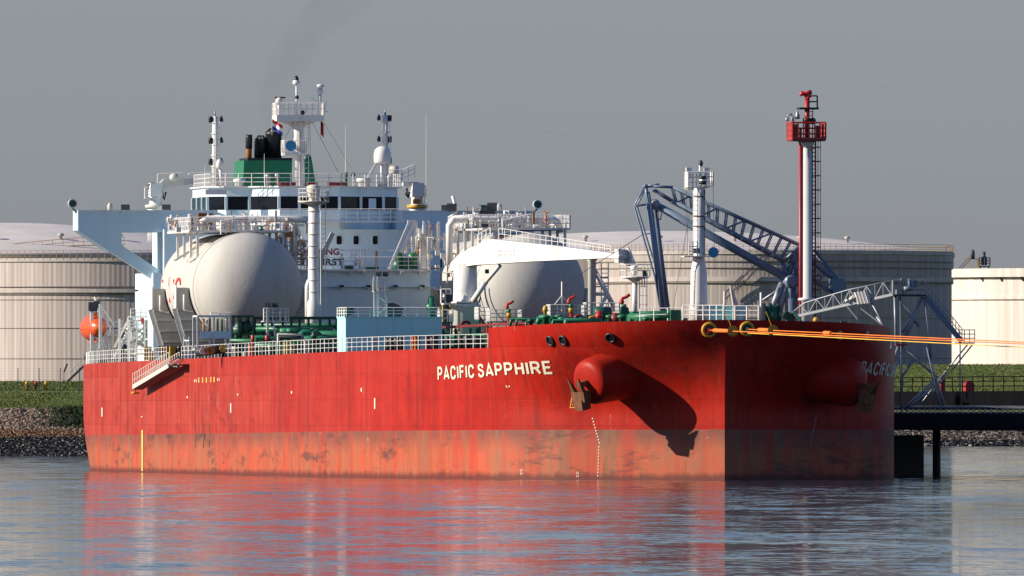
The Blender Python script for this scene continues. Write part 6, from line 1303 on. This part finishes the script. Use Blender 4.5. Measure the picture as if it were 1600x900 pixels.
for k in range(15):
    u = k/14; x0, y0 = T0[0]+(T1[0]-T0[0])*u, T0[1]+(T1[1]-T0[1])*u; x1, y1 = B0[0]+(B1[0]-B0[0])*u, B0[1]+(B1[1]-B0[1])*u
    for o in (-.45, .45): LA.part('truss_web', MB().tube(A_(x0, y0, o), A_(x1+7, y1+3.5, o), .07, 6), bl)
    if k % 3 == 2 and k < 13:
        u2 = (k-2)/14; LA.part('truss_diagonal', MB().tube(A_(B0[0]+(B1[0]-B0[0])*u2+6, B0[1]+(B1[1]-B0[1])*u2+3, -.45), A_(x0, y0, -.45), .09, 6).tube(A_(x0, y0, -.45), A_(x0, y0, .45), .07, 6), bl)
for o in (-.5, .5):
    LA.part('outboard_arm', MB().tube(A_(1012+o*3, 300, o), A_(1018, 340, o), .18, 10).tube(A_(1018+o*10, 318, o), A_(1040+o*10, 492, o), .27, 12), bl)
    LA.part('pantograph_rod', MB().path([A_(1009+o*6, 291, o*1.3), A_(993+o*8, 322, o*1.3), A_(1026+o*10, 432, o*1.3), A_(1034+o*8, 480, o)], .09, 6), bl)
LA.part('apex_tie', MB().tube(A_(1004, 365), A_(1025, 365), .07, 6), bl); LA.part('apex_tie', MB().tube(A_(990, 322, -.8), A_(1022, 318, .3), .1, 6), bl); LA.part('apex_frame', MB().tube(A_(1008, 291, -.7), A_(1008, 291, .7), .16, 8).tube(A_(1012, 291), A_(1030, 289), .14, 8).tube(A_(1009, 292), A_(1014, 320), .16, 8), bl)
LA.part('manifold_coupling', MB().tube(A_(1038, 488), A_(1046, 492), .4, 12).tube(A_(1042, 488), A_(1042, 503), .3, 12), M['steel'])
LA.part('hose_loop', MB().path([A_(1028, 330), A_(1028, 342), A_(1032, 343), A_(1034, 332)], .05, 6), M['darksteel'])
for k in range(8): u = .25+.09*k; LA.part('clamp', MB().ball(A_(B0[0]+(B1[0]-B0[0])*u, B0[1]+(B1[1]-B0[1])*u+2, -.6), .14, 6), M['steel'])
LA.part('head_frame', MB().tube(A_(1250, 383), A_(1228, 440), .2, 8).tube(A_(1226, 408), A_(1250, 383), .16, 8).tube(A_(1240, 395), A_(1246, 440), .18, 8).tube(A_(1222, 410), A_(1236, 442), .2, 8).tube(A_(1230, 420), A_(1252, 400), .12, 8), bl)
for o in (-.6, .6): LA.part('counter_beam', MB().tube(A_(1246, 395, o), A_(1318, 446, o), .16, 8).tube(A_(1240, 415, o), A_(1300, 458, o), .14, 8).tube(A_(1270, 390, o), A_(1320, 450, o), .1, 6), bl)
for k in range(6): u = k/5; LA.part('counter_web', MB().tube(A_(1246+72*u, 395+51*u, -.6), A_(1240+60*u, 415+43*u, -.6), .07, 6), bl)
LA.part('counterweight', MB().obox(A_(1308, 448), V(.9, 0, 0), V(0, .55, 0), V(0, 0, .7)), bl)
for x0, y0, x1, y1, r in ((1204, 488, 1222, 442, .3), (1216, 492, 1228, 446, .28), (1232, 500, 1232, 444, .3), (1238, 490, 1251, 456, .22), (1190, 470, 1236, 440, .1)): LA.part('support_leg', MB().tube(A_(x0, y0), A_(x1, y1), r, 10), M['steel'])
# ---- gangway tower with its gangway to the ship
ga = 92.0; GT = Thing('gangway_tower', 'grey lattice gangway tower beside the bow with a sloping stair', 'gangway tower', (ga, JA(1420, 640, ga).y, zj), SHIP)
def G_(x, y, o=0): return Vector(PA(x, y, ga+o))
st_m = M['steel']
for x0, y0, x1, y1 in ((1398, 461, 1400, 538), (1406, 462, 1409, 645), (1441, 464, 1412, 538), (1438, 470, 1406, 540), (1412, 538, 1376, 640), (1404, 540, 1368, 640), (1444, 464, 1455, 560), (1452, 560, 1478, 640), (1447, 540, 1470, 640), (1412, 545, 1465, 590), (1408, 590, 1430, 560), (1464, 598, 1415, 642), (1458, 596, 1408, 642), (1440, 538, 1418, 575), (1415, 480, 1436, 510), (1410, 476, 1430, 505), (1440, 470, 1410, 520)):
    for o in (0, 2.4): GT.part('lattice_leg', MB().tube(G_(x0, y0, o), G_(x1, y1, o), .11, 6), st_m)
for x, y in ((1409, 538), (1412, 600), (1440, 560), (1455, 560)): GT.part('cross_tie', MB().tube(G_(x, y, 0), G_(x, y, 2.4), .08, 6), st_m)
GT.part('red_flange', MB().cbox(G_(1408, 538.5), .5, 1.0, .12), M['red'])
GT.part('top_platform', MB().box(ga-.4, ga+2.8, G_(1395, 0).y, G_(1446, 0).y, G_(1420, 463).z, G_(1420, 460).z), M['darksteel']); GT.part('railing', MB().rail([G_(1395, 460), G_(1446, 460)], 1.2, .6, .035, 3).rail([G_(1395, 460, 2.6), G_(1446, 460, 2.6)], 1.2, .6, .035, 3), st_m)
GT.part('control_cabin', MB().box(ga, ga+.8, G_(1421, 0).y, G_(1433, 0).y, G_(1421, 449).z, G_(1421, 436).z), M['armblue']); GT.part('winch', MB().tube(G_(1412, 451), G_(1424, 451), .2, 8).path([G_(1407, 460), G_(1407, 438), G_(1409, 435), G_(1411, 438), G_(1411, 460)], .05, 5).cbox(G_(1404, 458), .8, .5, .6), st_m)
for o in (0, 1.6):
    GT.part('stair_stringer', MB().beam(G_(1446, 464, o), G_(1503, 534, o), .14, .45), M['armblue']); g = MB(); n = 12
    for k in range(n+1): q = G_(1446+57*k/n, 462+70*k/n, o); g.tube(q, q+V(0, 0, 1.0), .035, 4)
    for h in (.5, 1.0): g.tube(G_(1446, 462, o)+V(0, 0, h), G_(1503, 532, o)+V(0, 0, h), .035, 4)
    GT.part('stair_railing', g, st_m)
for k in range(16): q = G_(1448+54*k/15, 465+68*k/15, .8); GT.part('tread', MB().cbox(q, 1.5, .3, .05), M['darksteel'])
GT.part('landing', MB().box(ga, ga+1.8, G_(1498, 0).y, G_(1523, 0).y, G_(1510, 535).z-.1, G_(1510, 535).z), M['darksteel']); GT.part('landing_railing', MB().rail([G_(1499, 535), G_(1523, 535), G_(1523, 535, 1.8), G_(1499, 535, 1.8)], 1.05, .45, .035, 3), st_m)
for x0, y0, x1, y1 in ((1512, 538, 1474, 585), (1520, 538, 1486, 580), (1500, 536, 1500, 610), (1480, 582, 1440, 640), (1474, 585, 1432, 640)): GT.part('stair_brace', MB().tube(G_(x0, y0, .5), G_(x1, y1, .5), .07, 6), st_m)
# gangway: hinged truss from tower to deck
q0 = (1395, 458); q1 = (1240, 497)
def gw(x, y, o=0.0):
    u = (1395-x)/155.0; return Vector(PA(x, y, ga+o+u*6))
GW = Thing('gangway', 'aluminium truss gangway sloping from the tower down onto the bow deck', 'gangway', gw(1395, 460), SHIP)
bot = [(1395, 460), (1330, 474), (1240, 497)]; top = [(1393, 438), (1330, 453), (1262, 471), (1238, 484)]
for o in (0, 1.3):
    GW.part('bottom_chord', MB().beam(gw(1395, 460, o), gw(1236, 496, o), .14, .22), st_m); GW.part('top_chord', MB().path([gw(1393, 438.5, o), gw(1325, 453, o), gw(1258, 473, o), gw(1238, 488, o)], .06, 6), st_m)
    for k in range(12):
        x = 1393-13*k; yb = 460+(1395-x)*36/159; yt = 438.5+(1393-x)*.222 if x > 1325 else 453+(1325-x)*.3
        GW.part('truss_post', MB().tube(gw(x, yt, o), gw(x, yb, o), .05, 5), st_m)
        if k < 11: x2 = x-13; GW.part('truss_diagonal', MB().tube(gw(x, yt, o) if k % 2 else gw(x, yb, o), gw(x2, 460+(1395-x2)*36/159, o) if k % 2 else gw(x2, 438.5+(1393-x2)*.222 if x2 > 1325 else 453+(1325-x2)*.3, o), .05, 5), st_m)
GW.part('walkway', MB().prism([gw(1395, 461), gw(1236, 497.5), gw(1236, 497.5, 1.3), gw(1395, 461, 1.3)], (0, 0, .06)), M['darksteel'])
GW.part('hinge', MB().tube(gw(1320, 474), gw(1340, 499), .05, 5).tube(gw(1360, 470), gw(1383, 512), .07, 6).tube(gw(1370, 495), gw(1383, 512), .11, 6).tube(gw(1345, 482), gw(1388, 515), .05, 5), st_m)
for k in range(4): GW.part('roller_step', MB().obox(gw(1340+5*k, 466-k*.5, -.2), V(.3, 0, 0), V(0, .12, 0), V(0, .15, .5)), M['white'])
GW.part('lamp', MB().tube(gw(1328, 468, -.3), gw(1334, 463, -.3), .15, 8).ball(gw(1323, 470, -.3), .16, 8), M['white'])
# ---- mooring lines from the bow to the right
def rope(label, P0, P1, sag, r, m_, grp='bow mooring lines'):
    T = Thing('mooring_rope', label, 'rope', P0, SHIP, grp); pts = []
    for k in range(25): u = k/24; q = P0.lerp(P1, u); pts.append(q-V(0, 0, sag*4*u*(1-u)))
    T.part('line', MB().path(pts, r, 6), M[m_]); return T, pts
E1 = PA(1680, 541, -80); E2 = PA(1680, 547, -80)
s1 = FL1[0]+FL1[1]*.3; s2 = FL2[0]+FL2[1]*.3; E0 = Vector(PA(1145, 518.5, -2.5)); 
r1, p1 = rope('orange mooring rope with sleeve, from the yellow fairlead nearest the sunlit side', s1, Vector(E1), .0, .042, 'rope_o')
r2, p2 = rope('yellow mooring rope running just below the orange one across the shaded bow', s2-V(0, 0, .3), Vector(E2), .0, .038, 'rope_y')
r3, p3 = rope('orange red mooring rope, uppermost over the shaded bow', s2, Vector(PA(1680, 538.5, -80)), .0, .042, 'rope_o')
def along(P0, P1, px):
    P0 = Vector(P0); P1 = Vector(P1); lo, hi = 0, 1
    for _ in range(40):
        m_ = (lo+hi)/2; q = P0.lerp(P1, m_); x = BOW[0]-S_*q.x-C_*q.y
        if 800+x/dist(q.x, q.y)*K < px: lo = m_
        else: hi = m_
    return P0.lerp(P1, lo)
r1.part('chafing_sleeve', MB().tube(along(s1, E1, 1116), along(s1, E1, 1142), .16, 8), M['rope_o']); r3.part('chafing_sleeve', MB().tube(along(s2, PA(1680, 538.5, -80), 1186), along(s2, PA(1680, 538.5, -80), 1204), .16, 8), M['rope_o']); r3.part('splice', MB().tube(along(s2, PA(1680, 538.5, -80), 1288), along(s2, PA(1680, 538.5, -80), 1299), .16, 8), M['rope_o'])
for px, ee, rr, lb in ((1145, E1, s1, 'yellow rat guard on the rope beside the sunlit fairlead'), (1208, PA(1680, 538.5, -80), s2, 'yellow rat guard on the rope right of the stem')):
    c = along(rr, ee, px); D = (Vector(ee)-rr).normalized(); up = V(0, 0, 1); x = D.cross(up).normalized(); y = x.cross(D)
    T = Thing('rat_guard', lb, 'rat guard', c, SHIP, 'rat guards'); T.part('disc', MB().lathe([(.06, -.3), (.2, -.22), (.42, .0), (.44, .03), (.2, -.12)], c, 20, (x, y, D)), M['yellow']); T.part('tether', MB().tube(c, c+V(.3, .5, 1.5), .02, 4), M['rope_y'])
# ---- birds far off over the terminal
bm_ = mat('hazed bird grey', (.34, .34, .35), .9)  # haze of distance is put into the plumage grey
n = 0
for x0, y0, x1, y1, cnt, wh in ((838, 205, 886, 210, 7, 'distant bird in the flock over the hose crane'), (1355, 136, 1428, 132, 8, 'distant bird in the flock beyond the red topped tower'), (380, 168, 440, 166, 6, 'distant bird in the flock over the black exhaust stacks')):
    for k in range(cnt):
        d = 3600+R.uniform(-60, 60); px = x0+(x1-x0)*k/(cnt-1)+R.uniform(-2, 2); py = y0+(y1-y0)*k/(cnt-1)+R.uniform(-1.5, 1.5); c = Vector((WX(px, d), d, WZ(py, d))); f = R.uniform(-.12, .22)
        g = MB().add([c+V(-.4, 0, f), c+V(-.15, -.12, .06), c+V(-.15, .12, .06), c+V(.15, -.12, .06), c+V(.15, .12, .06), c+V(.4, 0, f), c+V(0, 0, -.07), c+V(0, .3, 0), c+V(0, -.28, .02)], [(0, 1, 2), (5, 4, 3), (1, 3, 4, 2), (1, 6, 3), (2, 4, 6), (1, 2, 6), (3, 6, 4), (1, 8, 3), (2, 7, 4)])
        o = single('bird', g, bm_, wh, 'bird', c, WORLD, 'birds '+wh.split('bird ')[1])
# ---- thin dark smoke drifting off the stacks
m = bpy.data.materials.new('thin smoke'); m.use_nodes = True; N = m.node_tree.nodes; L = m.node_tree.links; N.remove(N['Principled BSDF'])
pv = N.new('ShaderNodeVolumePrincipled'); pv.inputs['Color'].default_value = (.12, .11, .10, 1); L.new(pv.outputs[0], N['Material Output'].inputs['Volume'])
tc = N.new('ShaderNodeTexCoord'); mp = N.new('ShaderNodeMapping'); L.new(tc.outputs['Object'], mp.inputs[0]); nzt = N.new('ShaderNodeTexNoise'); nzt.inputs['Scale'].default_value = .2; nzt.inputs['Detail'].default_value = 3; L.new(mp.outputs[0], nzt.inputs[0])
r = N.new('ShaderNodeMapRange'); L.new(nzt.outputs[0], r.inputs[0]); r.inputs[1].default_value = .36; r.inputs[2].default_value = .7; r.inputs[3].default_value = 0; r.inputs[4].default_value = .036; sz = N.new('ShaderNodeSeparateXYZ'); L.new(tc.outputs['Object'], sz.inputs[0]); r2 = N.new('ShaderNodeMapRange'); L.new(sz.outputs[2], r2.inputs[0])
for k, q in ((1, 31.0), (2, 41.0), (3, 3.2), (4, 1.0)): r2.inputs[k].default_value = q
ml = N.new('ShaderNodeMath'); ml.operation = 'MULTIPLY'; L.new(r.outputs[0], ml.inputs[0]); L.new(r2.outputs[0], ml.inputs[1]); L.new(ml.outputs[0], pv.inputs['Density'])
g = MB(); pts = [PA(427, 206, 238.5), PA(424, 180, 238.5), PA(428, 150, 238), PA(440, 118, 238), PA(462, 84, 237.5), PA(490, 50, 237), PA(520, 16, 236), PA(545, -20, 235)]; rad = [.6, 1.0, 1.4, 1.8, 2.2, 2.6, 3.0, 3.4]
vs = []; nn = 14
for q, rr in zip(pts, rad):
    for j in range(nn): t = 2*math.pi*j/nn; w_ = rr*(1+.18*math.sin(3*t+rr*4)); vs.append((q[0]+w_*math.cos(t), q[1]+w_*math.sin(t), q[2]))
g.add(vs, [(i*nn+j, i*nn+(j+1) % nn, (i+1)*nn+(j+1) % nn, (i+1)*nn+j) for i in range(len(pts)-1) for j in range(nn)]+[tuple(range(nn))[::-1], tuple(range((len(pts)-1)*nn, len(pts)*nn))])
setting('smoke', g, m, 'stuff', SHIP, 'faint dark smoke drifting up from the black exhaust stacks', 'smoke')
